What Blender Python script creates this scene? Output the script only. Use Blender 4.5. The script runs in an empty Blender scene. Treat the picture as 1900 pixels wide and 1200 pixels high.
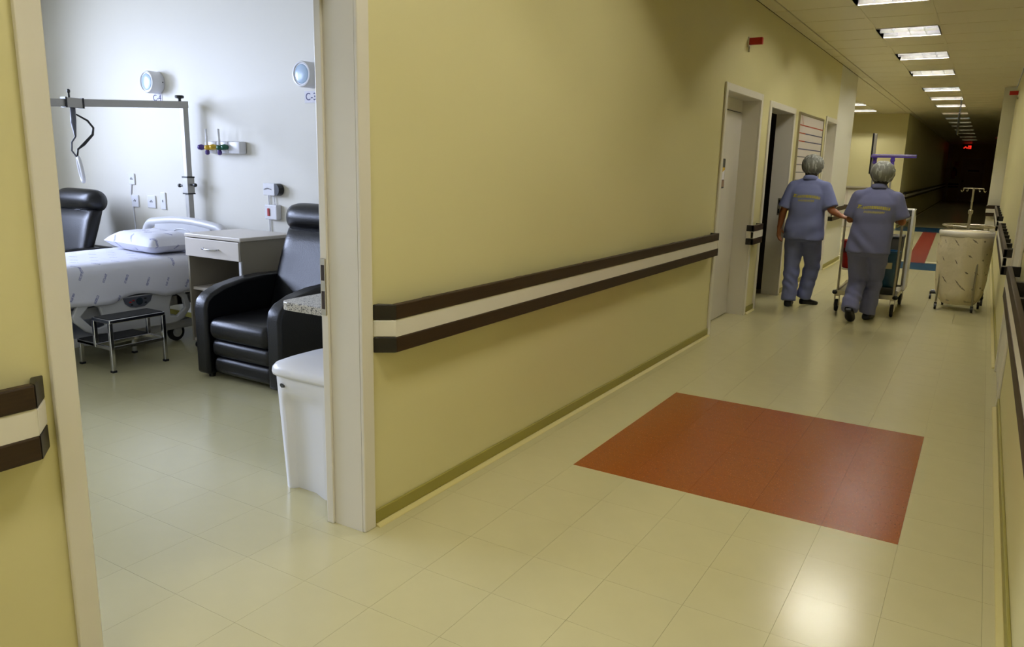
import bpy, bmesh, math, random
from mathutils import Vector, Matrix, noise as mnoise
from mathutils.bvhtree import BVHTree
random.seed(7)
S = bpy.context.scene
COL = S.collection
PI = math.pi

# ------------------------------------------------------------------ camera, world, light, exposure
F_PX, PITCH, YAW, ROLL, EYE = 1416.9, 0.20758502, 0.54475643, 0.02333747, 1.45
cam = bpy.data.cameras.new('camera')
cam.sensor_fit = 'HORIZONTAL'; cam.sensor_width = 36.0; cam.lens = F_PX / 1900 * 36.0
cam.clip_start = 0.02; cam.clip_end = 200
camo = bpy.data.objects.new('camera', cam); COL.objects.link(camo)
fw = Vector((-math.sin(YAW) * math.cos(PITCH), math.cos(YAW) * math.cos(PITCH), -math.sin(PITCH)))
rt0 = Vector((math.cos(YAW), math.sin(YAW), 0)); up0 = rt0.cross(fw)
rt = rt0 * math.cos(ROLL) + up0 * math.sin(ROLL); up = -rt0 * math.sin(ROLL) + up0 * math.cos(ROLL)
camo.matrix_world = Matrix(((rt.x, up.x, -fw.x, 0), (rt.y, up.y, -fw.y, 0), (rt.z, up.z, -fw.z, EYE), (0, 0, 0, 1)))
S.camera = camo

S.view_settings.view_transform = 'Standard'; S.view_settings.look = 'None'
S.view_settings.gamma = 1.0; S.view_settings.use_curve_mapping = False
S.view_settings.exposure = 0.0
S.cycles.use_denoising = True
S.cycles.max_bounces = 6; S.cycles.diffuse_bounces = 3; S.cycles.glossy_bounces = 3
S.cycles.caustics_reflective = False; S.cycles.caustics_refractive = False
S.cycles.sample_clamp_indirect = 6.0
S.cycles.use_adaptive_sampling = True; S.cycles.adaptive_threshold = 0.05; S.cycles.adaptive_min_samples = 20

W = bpy.data.worlds.new('daylight_sky'); S.world = W; W.use_nodes = True
bg = W.node_tree.nodes['Background']
bg.inputs['Color'].default_value = (0.72, 0.84, 1.0, 1); bg.inputs['Strength'].default_value = 1.0

TUBE_STRENGTH = 190.0            # fluorescent tubes of the ceiling lights
TUBE_COLOR = (1.0, 0.96, 0.84)
WINDOW_POWER = 265.0            # daylight through each bedroom window
def area_light(name, loc, rot, sx, sy, power, color):
    l = bpy.data.lights.new(name, 'AREA'); l.shape = 'RECTANGLE'; l.size = sx; l.size_y = sy
    l.energy = power; l.color = color
    o = bpy.data.objects.new(name, l); COL.objects.link(o); o.location = loc; o.rotation_euler = rot
    return o
# daylight outside the two windows of the bedroom (they stand in its outer wall, x = -7.95)
for wy in (0.35, 2.35):
    area_light('window_daylight', (-8.45, wy, 2.15), (0, math.radians(-60), 0), 1.5, 1.5, WINDOW_POWER, (0.61, 0.71, 1.0))

# ------------------------------------------------------------------ helpers
def srgb(r, g, b):
    f = lambda c: ((c / 255) / 12.92) if c / 255 <= 0.04045 else (((c / 255) + 0.055) / 1.055) ** 2.4
    return (f(r), f(g), f(b), 1.0)

def mat(name, rgb, rough=0.5, metal=0.0, var=None, bump=None, emit=None, coat=0.0, spec=0.5, speck=None, stretch=None):
    """Procedural material: var=(scale, amount) colour mottling, bump=(scale, strength), speck=[(scale, threshold, rgb)]."""
    m = bpy.data.materials.new(name); m.use_nodes = True
    nt = m.node_tree; N = nt.nodes; L = nt.links; b = N['Principled BSDF']
    c = srgb(*rgb)
    b.inputs['Base Color'].default_value = c; b.inputs['Roughness'].default_value = rough
    b.inputs['Metallic'].default_value = metal; b.inputs['Coat Weight'].default_value = coat
    b.inputs['Specular IOR Level'].default_value = spec
    tc = N.new('ShaderNodeTexCoord'); src = tc.outputs['Object']
    if stretch:
        mp = N.new('ShaderNodeMapping'); mp.inputs['Scale'].default_value = stretch
        L.new(src, mp.inputs['Vector']); src = mp.outputs['Vector']
    last = None
    if var:
        n = N.new('ShaderNodeTexNoise'); n.inputs['Scale'].default_value = var[0]; n.inputs['Detail'].default_value = 3
        L.new(src, n.inputs['Vector'])
        mx = N.new('ShaderNodeMix'); mx.data_type = 'RGBA'
        k0, k1 = 1 - var[1], 1 + var[1]
        mx.inputs[6].default_value = (c[0] * k0, c[1] * k0, c[2] * k0, 1); mx.inputs[7].default_value = (min(1, c[0] * k1), min(1, c[1] * k1), min(1, c[2] * k1), 1)
        L.new(n.outputs['Fac'], mx.inputs[0]); last = mx.outputs[2]
    for (sc, th, col) in (speck or []):
        v = N.new('ShaderNodeTexNoise'); v.inputs['Scale'].default_value = sc; v.inputs['Detail'].default_value = 2
        L.new(src, v.inputs['Vector'])
        r = N.new('ShaderNodeValToRGB'); r.color_ramp.elements[0].position = th; r.color_ramp.elements[1].position = min(1, th + 0.03)
        L.new(v.outputs['Fac'], r.inputs['Fac'])
        mx = N.new('ShaderNodeMix'); mx.data_type = 'RGBA'
        L.new(r.outputs['Color'], mx.inputs[0])
        if last: L.new(last, mx.inputs[6])
        else: mx.inputs[6].default_value = c
        mx.inputs[7].default_value = srgb(*col); last = mx.outputs[2]
    if last: L.new(last, b.inputs['Base Color'])
    if bump:
        n = N.new('ShaderNodeTexNoise'); n.inputs['Scale'].default_value = bump[0]; n.inputs['Detail'].default_value = 3
        L.new(src, n.inputs['Vector'])
        bp = N.new('ShaderNodeBump'); bp.inputs['Strength'].default_value = bump[1]; bp.inputs['Distance'].default_value = 0.01
        L.new(n.outputs['Fac'], bp.inputs['Height']); L.new(bp.outputs['Normal'], b.inputs['Normal'])
    if emit:
        b.inputs['Emission Color'].default_value = (*emit[0], 1); b.inputs['Emission Strength'].default_value = emit[1]
    return m

M = {}
M['wall_yellow'] = mat('yellow_wall_paint', (216, 208, 157), 0.42, var=(1.3, 0.02), bump=(60, 0.02))
M['wall_cream'] = mat('cream_wall_paint', (222, 218, 205), 0.5, var=(1.1, 0.02), bump=(60, 0.02))
M['wall_white_and_lit'] = mat('white_and_lit_pillar', (226, 224, 212), 0.5, var=(1.5, 0.02))  # also carries the bright light on the left wall end and right pier
M['trim_white'] = mat('white_enamel', (222, 217, 206), 0.35, var=(5, 0.02), bump=(30, 0.02))
M['door_white'] = mat('white_door_laminate', (214, 209, 200), 0.35, var=(3, 0.02))
M['base_olive'] = mat('olive_baseboard', (150, 141, 64), 0.45, var=(8, 0.04))
M['cove'] = mat('yellow_cove_strip', (204, 192, 128), 0.35, var=(8, 0.03))
M['tile'] = mat('cream_vinyl_tile', (197, 189, 146), 0.21, var=(9, 0.035), bump=(2.2, 0.035), spec=0.75)
M['joint'] = mat('tile_joint', (187, 179, 137), 0.5)
M['orange'] = mat('orange_vinyl_tile', (150, 78, 20), 0.22, var=(30, 0.08), bump=(2.2, 0.035), speck=[(170, 0.66, (214, 120, 60)), (140, 0.665, (92, 46, 16))])
M['red_floor'] = mat('red_vinyl', (160, 72, 56), 0.2, var=(20, 0.05))
M['blue_floor'] = mat('blue_vinyl', (22, 78, 112), 0.2, var=(20, 0.05))
M['ceil'] = mat('cream_ceiling_tile', (228, 220, 190), 0.33, var=(2, 0.03), metal=0.0, spec=0.6)
M['ceil_gap'] = mat('ceiling_joint', (84, 78, 58), 0.8)
M['wood'] = mat('dark_stained_wood', (50, 34, 15), 0.55, var=(9, 0.42), bump=(40, 0.06), stretch=(6, 0.8, 14), spec=0.35)
M['wood_black'] = mat('black_bracket', (26, 20, 14), 0.45, var=(12, 0.2))
M['rail_white'] = mat('cream_rail_panel', (224, 219, 208), 0.35, var=(6, 0.02))
M['lamp_metal'] = mat('lamp_reflector', (226, 228, 236), 0.22, metal=0.9)
M['tube'] = mat('fluorescent_tube', (240, 240, 240), 0.5, emit=(TUBE_COLOR, TUBE_STRENGTH))
M['tube_added_glow'] = mat('added_glow_tube', (226, 222, 205), 0.3, emit=((1.0, 0.9, 0.62), 8.0))  # faint glow added to the far fixtures to brighten the dark corridor
M['tube_off'] = mat('unlit_tube', (226, 222, 205), 0.3)
M['red_plastic'] = mat('red_plastic', (176, 28, 22), 0.4, var=(20, 0.05))
M['red_led'] = mat('red_led', (255, 30, 10), 0.4, emit=((1.0, 0.04, 0.02), 0.8))
M['black_plastic'] = mat('black_plastic', (20, 20, 22), 0.4, var=(20, 0.1))
M['rubber'] = mat('black_rubber', (24, 24, 26), 0.75, var=(15, 0.1))
M['chrome'] = mat('chrome', (205, 205, 208), 0.16, metal=1.0)
M['steel'] = mat('brushed_steel', (178, 172, 158), 0.32, metal=1.0, var=(30, 0.06))
M['alu'] = mat('grey_aluminium', (172, 170, 166), 0.4, metal=0.55, var=(20, 0.03))
M['leather'] = mat('black_leatherette', (8, 8, 12), 0.33, var=(12, 0.12), bump=(130, 0.12), spec=0.4)
M['bed_plastic'] = mat('pale_grey_plastic', (206, 206, 208), 0.35, var=(6, 0.02))
M['bed_dark'] = mat('slate_grey_metal', (96, 104, 122), 0.45, var=(12, 0.06))
M['panel_dark'] = mat('bed_control_face', (92, 94, 104), 0.35, var=(40, 0.08))
M['melamine'] = mat('white_melamine', (214, 206, 196), 0.35, var=(4, 0.02))
M['melamine_grey'] = mat('grey_beige_melamine', (150, 142, 126), 0.45, var=(12, 0.04))
M['granite'] = mat('grey_granite', (196, 192, 184), 0.3, speck=[(160, 0.56, (92, 90, 88)), (210, 0.62, (48, 46, 46))])
M['bin_white'] = mat('white_polypropylene', (232, 232, 236), 0.3, var=(5, 0.015))
M['plug_white'] = mat('white_plastic', (228, 228, 232), 0.3)
M['glass_blue'] = mat('frosted_glass', (178, 202, 226), 0.25, var=(20, 0.03))
M['paper'] = mat('paper', (232, 230, 238), 0.7)
M['ink'] = mat('ink', (70, 72, 120), 0.7)
M['purple'] = mat('purple_plastic', (84, 62, 176), 0.35)
M['purple_dark'] = mat('violet_knob', (78, 56, 130), 0.4)
M['yellow_plastic'] = mat('yellow_plastic', (214, 176, 40), 0.35)
M['green_plastic'] = mat('green_plastic', (18, 92, 66), 0.35)
M['blue_plastic'] = mat('blue_plastic', (18, 72, 110), 0.35, var=(8, 0.05))
M['grey_plastic'] = mat('dark_grey_plastic', (70, 70, 66), 0.5, var=(8, 0.08))
M['skin'] = mat('skin', (158, 98, 62), 0.5, var=(14, 0.06))
M['uniform_a'] = mat('blue_grey_cotton', (116, 124, 172), 0.8, var=(30, 0.05), bump=(260, 0.05))
M['uniform_b'] = mat('slate_blue_cotton', (108, 112, 152), 0.8, var=(30, 0.05), bump=(260, 0.05))
M['print_yellow'] = mat('yellow_print', (196, 186, 60), 0.7)
M['cap'] = mat('grey_hair_net', (126, 127, 122), 0.65, var=(16, 0.4), bump=(26, 0.5), speck=[(20, 0.57, (172, 174, 170))], stretch=(2.0, 2.0, 0.5))
M['shoe'] = mat('black_shoe', (14, 13, 14), 0.45)
M['hair'] = mat('dark_hair', (34, 26, 20), 0.6, var=(60, 0.3))
M['board'] = mat('white_board', (214, 206, 202), 0.3, var=(3, 0.02))
M['line_red'] = mat('red_marker', (176, 62, 34), 0.5)
M['line_blue'] = mat('blue_marker', (62, 66, 110), 0.5)
M['line_grey'] = mat('grey_marker', (110, 110, 116), 0.5)
M['dark_room'] = mat('shaded_room_wall', (40, 32, 22), 0.6, var=(4, 0.1))  # darkness of the unlit room put into its wall colour
M['window_frame'] = mat('window_aluminium', (200, 202, 206), 0.35, metal=0.3)

def glass_mat():
    m = bpy.data.materials.new('window_glass'); m.use_nodes = True; nt = m.node_tree; nt.nodes.clear()
    o = nt.nodes.new('ShaderNodeOutputMaterial'); t = nt.nodes.new('ShaderNodeBsdfTransparent'); g = nt.nodes.new('ShaderNodeBsdfGlossy')
    g.inputs['Roughness'].default_value = 0.02; mx = nt.nodes.new('ShaderNodeMixShader'); mx.inputs[0].default_value = 0.06
    nt.links.new(t.outputs[0], mx.inputs[1]); nt.links.new(g.outputs[0], mx.inputs[2]); nt.links.new(mx.outputs[0], o.inputs[0])
    return m
M['glass'] = glass_mat()

def print_mat(name, base, ink, cell, rough=0.85, bump=0.12, dash=0.20):
    """Woven cloth printed all over with small slanted dashes of lettering (unfolded over top and sides)."""
    m = bpy.data.materials.new(name); m.use_nodes = True; nt = m.node_tree; N = nt.nodes; L = nt.links; b = N['Principled BSDF']
    b.inputs['Roughness'].default_value = rough
    tc = N.new('ShaderNodeTexCoord'); sp = N.new('ShaderNodeSeparateXYZ'); L.new(tc.outputs['Object'], sp.inputs[0])
    def math_(op, a, c=None):
        n = N.new('ShaderNodeMath'); n.operation = op
        for i, v in enumerate((a, c)):
            if v is None: continue
            if isinstance(v, (int, float)): n.inputs[i].default_value = v
            else: L.new(v, n.inputs[i])
        return n.outputs[0]
    v = math_('ADD', sp.outputs['X'], sp.outputs['Z']); u = sp.outputs['Y']
    a = math.radians(58); ca, sa = math.cos(a) / cell, math.sin(a) / cell
    p = math_('ADD', math_('MULTIPLY', u, ca), math_('MULTIPLY', v, sa))
    q = math_('ADD', math_('MULTIPLY', u, -sa), math_('MULTIPLY', v, ca))
    row = math_('FLOOR', q); p2 = math_('ADD', p, math_('MULTIPLY', row, 0.43))
    fx = math_('ABSOLUTE', math_('SUBTRACT', math_('FRACT', p2), 0.5)); fy = math_('ABSOLUTE', math_('SUBTRACT', math_('FRACT', q), 0.5))
    inside = math_('MULTIPLY', math_('LESS_THAN', fx, dash), math_('LESS_THAN', fy, 0.055))
    n = N.new('ShaderNodeTexNoise'); n.inputs['Scale'].default_value = 150; L.new(tc.outputs['Object'], n.inputs['Vector'])
    f = math_('MULTIPLY', inside, math_('GREATER_THAN', n.outputs['Fac'], 0.44))
    mx = N.new('ShaderNodeMix'); mx.data_type = 'RGBA'; L.new(f, mx.inputs[0]); mx.inputs[6].default_value = srgb(*base); mx.inputs[7].default_value = srgb(*ink)
    L.new(mx.outputs[2], b.inputs['Base Color'])
    n2 = N.new('ShaderNodeTexNoise'); n2.inputs['Scale'].default_value = 9; n2.inputs['Detail'].default_value = 4; L.new(tc.outputs['Object'], n2.inputs['Vector'])
    bp = N.new('ShaderNodeBump'); bp.inputs['Strength'].default_value = bump; bp.inputs['Distance'].default_value = 0.05
    L.new(n2.outputs['Fac'], bp.inputs['Height']); L.new(bp.outputs['Normal'], b.inputs['Normal'])
    return m
M['sheet'] = print_mat('printed_hospital_sheet', (222, 222, 232), (150, 152, 186), 0.15)
M['bagcloth'] = print_mat('printed_laundry_cloth', (230, 219, 190), (120, 108, 92), 0.10, bump=0.35, dash=0.12)

ORG = {}
class G:
    """Collects geometry in world coordinates; build() links it as one mesh object."""
    def __init__(s): s.v = []; s.f = []
    def add(s, vs, fs):
        n = len(s.v); s.v += [Vector(p) for p in vs]; s.f += [tuple(i + n for i in f) for f in fs]; return s
    def box(s, x0, x1, y0, y1, z0, z1):
        x0, x1 = sorted((x0, x1)); y0, y1 = sorted((y0, y1)); z0, z1 = sorted((z0, z1))
        return s.add([(x0, y0, z0), (x1, y0, z0), (x1, y1, z0), (x0, y1, z0), (x0, y0, z1), (x1, y0, z1), (x1, y1, z1), (x0, y1, z1)],
                     [(0, 3, 2, 1), (4, 5, 6, 7), (0, 1, 5, 4), (1, 2, 6, 5), (2, 3, 7, 6), (3, 0, 4, 7)])
    def bm(s, b):
        b.verts.ensure_lookup_table(); b.verts.index_update()
        s.add([v.co.copy() for v in b.verts], [[v.index for v in f.verts] for f in b.faces]); b.free(); return s
    def rbox(s, x0, x1, y0, y1, z0, z1, r=0.01, seg=3):
        b = bmesh.new(); bmesh.ops.create_cube(b, size=1)
        for v in b.verts: v.co = Vector(((x0 + x1) / 2 + v.co.x * (x1 - x0), (y0 + y1) / 2 + v.co.y * (y1 - y0), (z0 + z1) / 2 + v.co.z * (z1 - z0)))
        bmesh.ops.bevel(b, geom=b.edges[:], offset=r, segments=seg, profile=0.5, affect='EDGES')
        return s.bm(b)
    def tube(s, pts, r, n=10, closed=False, cap=True, sq=None):
        pts = [Vector(p) for p in pts]; k = len(pts); rr = r if isinstance(r, (list, tuple)) else [r] * k
        vs = []; ref = None
        for i, p in enumerate(pts):
            a = pts[(i - 1) % k] if closed or i > 0 else p; c = pts[(i + 1) % k] if closed or i < k - 1 else p
            t = (c - a).normalized()
            if ref is None:
                ref = Vector((0, 0, 1)) if abs(t.z) < 0.9 else Vector((1, 0, 0))
            ux = (ref - t * ref.dot(t)).normalized(); ref = ux; uy = t.cross(ux)
            for j in range(n):
                an = 2 * PI * (j + (0.5 if sq else 0)) / n
                vs.append(p + (ux * math.cos(an) + uy * math.sin(an)) * rr[i])
        fs = []
        for i in range(k if closed else k - 1):
            i2 = (i + 1) % k
            for j in range(n): fs.append((i * n + j, i * n + (j + 1) % n, i2 * n + (j + 1) % n, i2 * n + j))
        if cap and not closed:
            fs.append(tuple(range(n - 1, -1, -1))); fs.append(tuple((k - 1) * n + j for j in range(n)))
        return s.add(vs, fs)
    def loft(s, rings, cap=True, closed=False):
        n = len(rings[0]); k = len(rings); vs = [p for r in rings for p in r]; fs = []
        for i in range(k if closed else k - 1):
            i2 = (i + 1) % k
            for j in range(n): fs.append((i * n + j, i * n + (j + 1) % n, i2 * n + (j + 1) % n, i2 * n + j))
        if cap and not closed:
            fs.append(tuple(range(n - 1, -1, -1))); fs.append(tuple((k - 1) * n + j for j in range(n)))
        return s.add(vs, fs)
    def lathe(s, prof, c=(0, 0, 0), n=24, axis='z'):
        c = Vector(c); rings = []
        for (r, h) in prof:
            ring = []
            for j in range(n):
                a = 2 * PI * j / n; p, q = r * math.cos(a), r * math.sin(a)
                ring.append(c + (Vector((p, q, h)) if axis == 'z' else Vector((p, h, q)) if axis == 'y' else Vector((h, p, q))))
            rings.append(ring)
        return s.loft(rings)
    def ell(s, c, rx, ry, rz, n=20, m=12, rot=None):
        c = Vector(c); rings = []
        for i in range(m + 1):
            t = -PI / 2 + PI * min(max(i / m, 0.002), 0.998)
            ring = [Vector((rx * math.cos(t) * math.cos(2 * PI * j / n), ry * math.cos(t) * math.sin(2 * PI * j / n), rz * math.sin(t))) for j in range(n)]
            rings.append([c + (rot @ p if rot else p) for p in ring])
        return s.loft(rings)
    def prism(s, poly, axis, a0, a1):
        """poly in the plane perpendicular to axis: x -> (y,z), y -> (x,z), z -> (x,y)."""
        n = len(poly)
        mk = {'x': lambda p, a: (a, p[0], p[1]), 'y': lambda p, a: (p[0], a, p[1]), 'z': lambda p, a: (p[0], p[1], a)}[axis]
        return s.add([mk(p, a0) for p in poly] + [mk(p, a1) for p in poly],
                     [tuple(range(n - 1, -1, -1)), tuple(range(n, 2 * n))] + [(i, (i + 1) % n, n + (i + 1) % n, n + i) for i in range(n)])
    def chain(s, pts, rad, n=14):
        """Closed overlapping volumes along a limb: tapered tubes plus a ball at each joint (to be fused by remeshing)."""
        s.tube(pts, rad, n)
        for p, r in zip(pts, rad): s.ell(p, r * 0.99, r * 0.99, r * 0.99, 12, 8)
        return s
    def build(s, name, m, parent=None, smooth=False, bev=0.0, loc=None, seg=2):
        if parent is not None: org = ORG[parent.name]
        elif loc is not None: org = Vector(loc)
        else:
            xs = [v.x for v in s.v]; ys = [v.y for v in s.v]; zs = [v.z for v in s.v]
            org = Vector(((min(xs) + max(xs)) / 2, (min(ys) + max(ys)) / 2, min(zs)))
        me = bpy.data.meshes.new(name); me.from_pydata([v - org for v in s.v], [], s.f)
        b = bmesh.new(); b.from_mesh(me); bmesh.ops.recalc_face_normals(b, faces=b.faces[:]); b.to_mesh(me); b.free()
        me.materials.append(M[m] if isinstance(m, str) else m)
        if smooth:
            me.polygons.foreach_set('use_smooth', [True] * len(me.polygons))
            if smooth != 'all':
                b = bmesh.new(); b.from_mesh(me)
                for e in b.edges:
                    if len(e.link_faces) == 2 and e.calc_face_angle(0) > 0.75: e.smooth = False
                b.to_mesh(me); b.free()
        o = bpy.data.objects.new(name, me); COL.objects.link(o)
        if parent is not None: o.parent = parent
        else: o.location = org
        ORG[o.name] = org
        if bev:
            md = o.modifiers.new('bevel', 'BEVEL'); md.width = bev; md.segments = seg; md.limit_method = 'ANGLE'
        return o

def tag(o, label, cat, group=None):
    o['label'] = label; o['category'] = cat
    if group: o['group'] = group
    return o
def thing(name, label, cat, loc, group=None):
    o = bpy.data.objects.new(name, None); COL.objects.link(o); o.location = loc; o.empty_display_size = 0.1
    ORG[o.name] = Vector(loc); return tag(o, label, cat, group)
def struct(o): o['kind'] = 'structure'; return o
def struct_root(name, loc=(0, 0, 0)):
    o = bpy.data.objects.new(name, None); COL.objects.link(o); o.location = loc; ORG[o.name] = Vector(loc); return struct(o)
def box(name, m, parent, *d, **k): return G().box(*d).build(name, m, parent, **k)
def copy_tree(root, loc, label=None, rotz=None):
    r = root.copy(); COL.objects.link(r); r.location = loc
    if rotz is not None: r.rotation_euler = (0, 0, rotz)
    if label: r['label'] = label
    for ch in list(root.children):
        c = ch.copy(); COL.objects.link(c); c.parent = r
        for g in ch.children:
            d = g.copy(); COL.objects.link(d); d.parent = c
    return r
def text(name, body, size, mw, m, parent, extrude=0.0006, align='CENTER'):
    cu = bpy.data.curves.new(name, 'FONT'); cu.body = body; cu.size = size; cu.align_x = align; cu.align_y = 'CENTER'; cu.extrude = extrude
    t = bpy.data.objects.new(name + '_curve', cu); COL.objects.link(t)
    dg = bpy.context.evaluated_depsgraph_get(); me = bpy.data.meshes.new_from_object(t.evaluated_get(dg))
    bpy.data.objects.remove(t); bpy.data.curves.remove(cu)
    org = ORG[parent.name]
    me.transform(Matrix.Translation(-org) @ mw); me.materials.clear(); me.materials.append(M[m])
    o = bpy.data.objects.new(name, me); COL.objects.link(o); o.parent = parent; ORG[o.name] = org
    return o
def remesh(g, voxel, smooth=2, wrinkle=None):
    """Fuse overlapping closed volumes of g into one continuous surface; returns a new G."""
    me = bpy.data.meshes.new('tmp'); me.from_pydata(g.v, [], g.f)
    b = bmesh.new(); b.from_mesh(me); bmesh.ops.recalc_face_normals(b, faces=b.faces[:]); b.to_mesh(me); b.free()
    o = bpy.data.objects.new('tmp', me); COL.objects.link(o)
    md = o.modifiers.new('r', 'REMESH'); md.mode = 'VOXEL'; md.voxel_size = voxel
    if smooth:
        sm = o.modifiers.new('s', 'SMOOTH'); sm.iterations = smooth; sm.factor = 0.5
    dg = bpy.context.evaluated_depsgraph_get(); e = o.evaluated_get(dg).to_mesh()
    vs = [v.co.copy() for v in e.vertices]
    if wrinkle:
        for i, v in enumerate(e.vertices): vs[i] = v.co + v.normal * wrinkle(v.co)
    fs = [tuple(p.vertices) for p in e.polygons]
    o.evaluated_get(dg).to_mesh_clear(); bpy.data.objects.remove(o); bpy.data.meshes.remove(me)
    r = G(); r.v = vs; r.f = fs; return r

ORD = ['first', 'second', 'third', 'fourth', 'fifth', 'sixth', 'seventh', 'eighth', 'ninth', 'tenth', 'eleventh', 'twelfth']

# ------------------------------------------------------------------ the setting
XL, XR, ZC, TH = -1.94, 0.24, 2.90, 0.18        # corridor walls, ceiling height, wall thickness
XI = XL - TH                                     # room side of the corridor wall
YH, XO, YN = 4.25, -7.95, -1.3                   # bedroom: head wall, outer wall, near wall
YE = 13.55                                       # end of the corridor's left wall
D0 = (1.035, 2.095, 2.10)                        # bedroom doorway (clear opening)
D1 = (6.56, 7.67, 2.08); D2 = (8.10, 9.16, 2.05); D3 = (11.22, 11.96, 2.09)

# left wall of the corridor, cut by the doorways; a corridor-side skin and a room-side skin
def wall_run(name, x0, x1, m, doors, y0, y1):
    g = G(); y = y0
    for (a, b_, h) in doors:
        g.box(x0, x1, y, a - 0.005, 0, ZC); g.box(x0, x1, a - 0.005, b_ + 0.005, h + 0.005, ZC); y = b_ + 0.005
    g.box(x0, x1, y, y1, 0, ZC)
    return struct(g.build(name, m, loc=(x0, y0, 0)))
wall_run('wall_left', XL - 0.09, XL, 'wall_yellow', [D0, D1, D2, D3], -6.0, 12.02)
wall_run('wall_left_inner', XI, XL - 0.09, 'wall_cream', [D0, D1, D2, D3], -6.0, 12.02)
struct(G().box(XI, XL, 12.02, YE, 0, ZC).build('wall_left_end', 'wall_white_and_lit'))  # daylight on this wall end is put into its white colour
struct(G().box(XR, XR + 0.15, -6.0, 16.0, 0, ZC).build('wall_right', 'wall_yellow'))
struct(G().box(0.055, XR + 0.15, 16.0, 16.22, 0, ZC).build('wall_right_pier', 'wall_white_and_lit'))  # bright light on the pier face is put into its white colour
struct(G().box(0.17, XR + 0.15, 16.22, 46.3, 0, ZC).build('wall_right_far', 'wall_yellow'))
struct(G().box(XL - 1.0, XR + 0.15, -6.1, -6.0, 0, ZC).build('wall_near_end', 'wall_yellow'))
# side hall beyond the left wall, its lit yellow wall, and the unlit far corridor
struct(G().box(-9.0, -1.90, 22.35, 22.60, 0, ZC).build('wall_hall_back', 'wall_yellow'))
struct(G().box(-9.1, -9.0, YE - 0.1, 22.6, 0, ZC).build('wall_hall_side', 'wall_yellow'))
struct(G().box(-9.0, XI, YE - 0.12, YE, 0, ZC).build('wall_hall_front', 'wall_cream'))
struct(G().box(-2.05, -1.90, 22.60, 46.3, 0, ZC).build('wall_far_left', 'wall_yellow'))
struct(G().box(-2.2, 0.5, 46.3, 46.45, 0, ZC).build('wall_far_end', 'wall_yellow'))
struct(G().box(-1.90, -1.72, 46.1, 46.3, 0, ZC).build('trim_1', 'wall_white_and_lit'))
# bedroom walls
struct(G().box(XO, XI, YH, YH + 0.15, 0, ZC).build('wall_head', 'wall_cream'))
struct(G().box(XO, XI, YN - 0.15, YN, 0, ZC).build('wall_near', 'wall_cream'))
WINS = [(-0.45, 1.15), (1.55, 3.15)]
g = G(); y = YN - 0.15
for (a, b_) in WINS:
    g.box(XO - 0.2, XO, y, a, 0, ZC); g.box(XO - 0.2, XO, a, b_, 0, 1.05); g.box(XO - 0.2, XO, a, b_, 2.65, ZC); y = b_
g.box(XO - 0.2, XO, y, YH + 0.15, 0, ZC); struct(g.build('wall_outer', 'wall_cream'))
for i, (a, b_) in enumerate(WINS):
    w = struct_root('window_%d' % (i + 1), (XO - 0.1, (a + b_) / 2, 1.05))
    f = G()
    f.box(XO - 0.13, XO - 0.07, a, a + 0.05, 1.05, 2.65).box(XO - 0.13, XO - 0.07, b_ - 0.05, b_, 1.05, 2.65)
    f.box(XO - 0.13, XO - 0.07, a, b_, 1.05, 1.10).box(XO - 0.13, XO - 0.07, a, b_, 2.60, 2.65).box(XO - 0.125, XO - 0.075, (a + b_) / 2 - 0.02, (a + b_) / 2 + 0.02, 1.1, 2.6)
    f.build('window_frame', 'window_frame', w)
    box('pane', 'glass', w, XO - 0.102, XO - 0.098, a + 0.05, (a + b_) / 2 - 0.02, 1.10, 2.60)
    box('pane', 'glass', w, XO - 0.102, XO - 0.098, (a + b_) / 2 + 0.02, b_ - 0.05, 1.10, 2.60)
    box('window_sill', 'trim_white', w, XO - 0.2, XO + 0.06, a - 0.03, b_ + 0.03, 1.02, 1.05)
# ceilings
struct(G().box(XO - 0.1, XI, YN - 0.1, YH + 0.1, ZC, ZC + 0.1).build('ceiling_bedroom', 'wall_cream'))
CEIL = struct(G().box(-9.1, XR + 0.2, -6.1, 46.4, ZC + 0.28, ZC + 0.34).build('ceiling', 'ceil_gap', loc=(0, 0, ZC)))
ROW = lambda k: 7.18 + 0.655 * k
LIT = [-18, -15, -12, -9, -6, 0, 3, 6, 9, 13, 16, 19]; OFF = [-3, 23, 26, 29, 32, 36, 40, 45, 50]  # last two far fixtures are added to brighten the corridor's end
XC = [XL, -1.80, -1.20, -0.61, -0.01, XR]
tile_mesh = {}
rest = G()
for k in range(-20, 60):
    for c in range(5):
        if c == 2 and (k in LIT or k in OFF): continue
        x0, x1 = XC[c], XC[c + 1]; y0 = ROW(k); y1 = y0 + 0.655
        if 0 <= k < 21:
            if c not in tile_mesh:
                o = G().rbox(x0 + 0.006, x1 - 0.006, y0 + 0.010, y1 - 0.010, ZC, ZC + 0.03, 0.004, 1).build('ceiling_tile', 'ceil', loc=(x0, y0, ZC))
                o.parent = CEIL; o.location = Vector((x0, y0, ZC)) - ORG[CEIL.name]; tile_mesh[c] = o
            else:
                o = tile_mesh[c].copy(); COL.objects.link(o); o.location = Vector((x0, y0, ZC)) - ORG[CEIL.name]
        else: rest.box(x0 + 0.006, x1 - 0.006, y0 + 0.007, y1 - 0.007, ZC, ZC + 0.03)
for xr in (-1.20, -0.61, -0.01): G().box(xr - 0.012, xr + 0.012, ROW(-20), 46.3, ZC - 0.004, ZC + 0.03).build('ceiling_runner', 'ceil', CEIL)
for k in range(0, 14):
    for c in range(12):
        x0 = XL - 0.6 * (c + 1); y0 = YE + 0.655 * k
        if c == 1 and k in (5, 8, 11): continue
        rest.box(x0 + 0.004, x0 + 0.596, y0 + 0.004, min(22.35, y0 + 0.651), ZC, ZC + 0.016)
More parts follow.
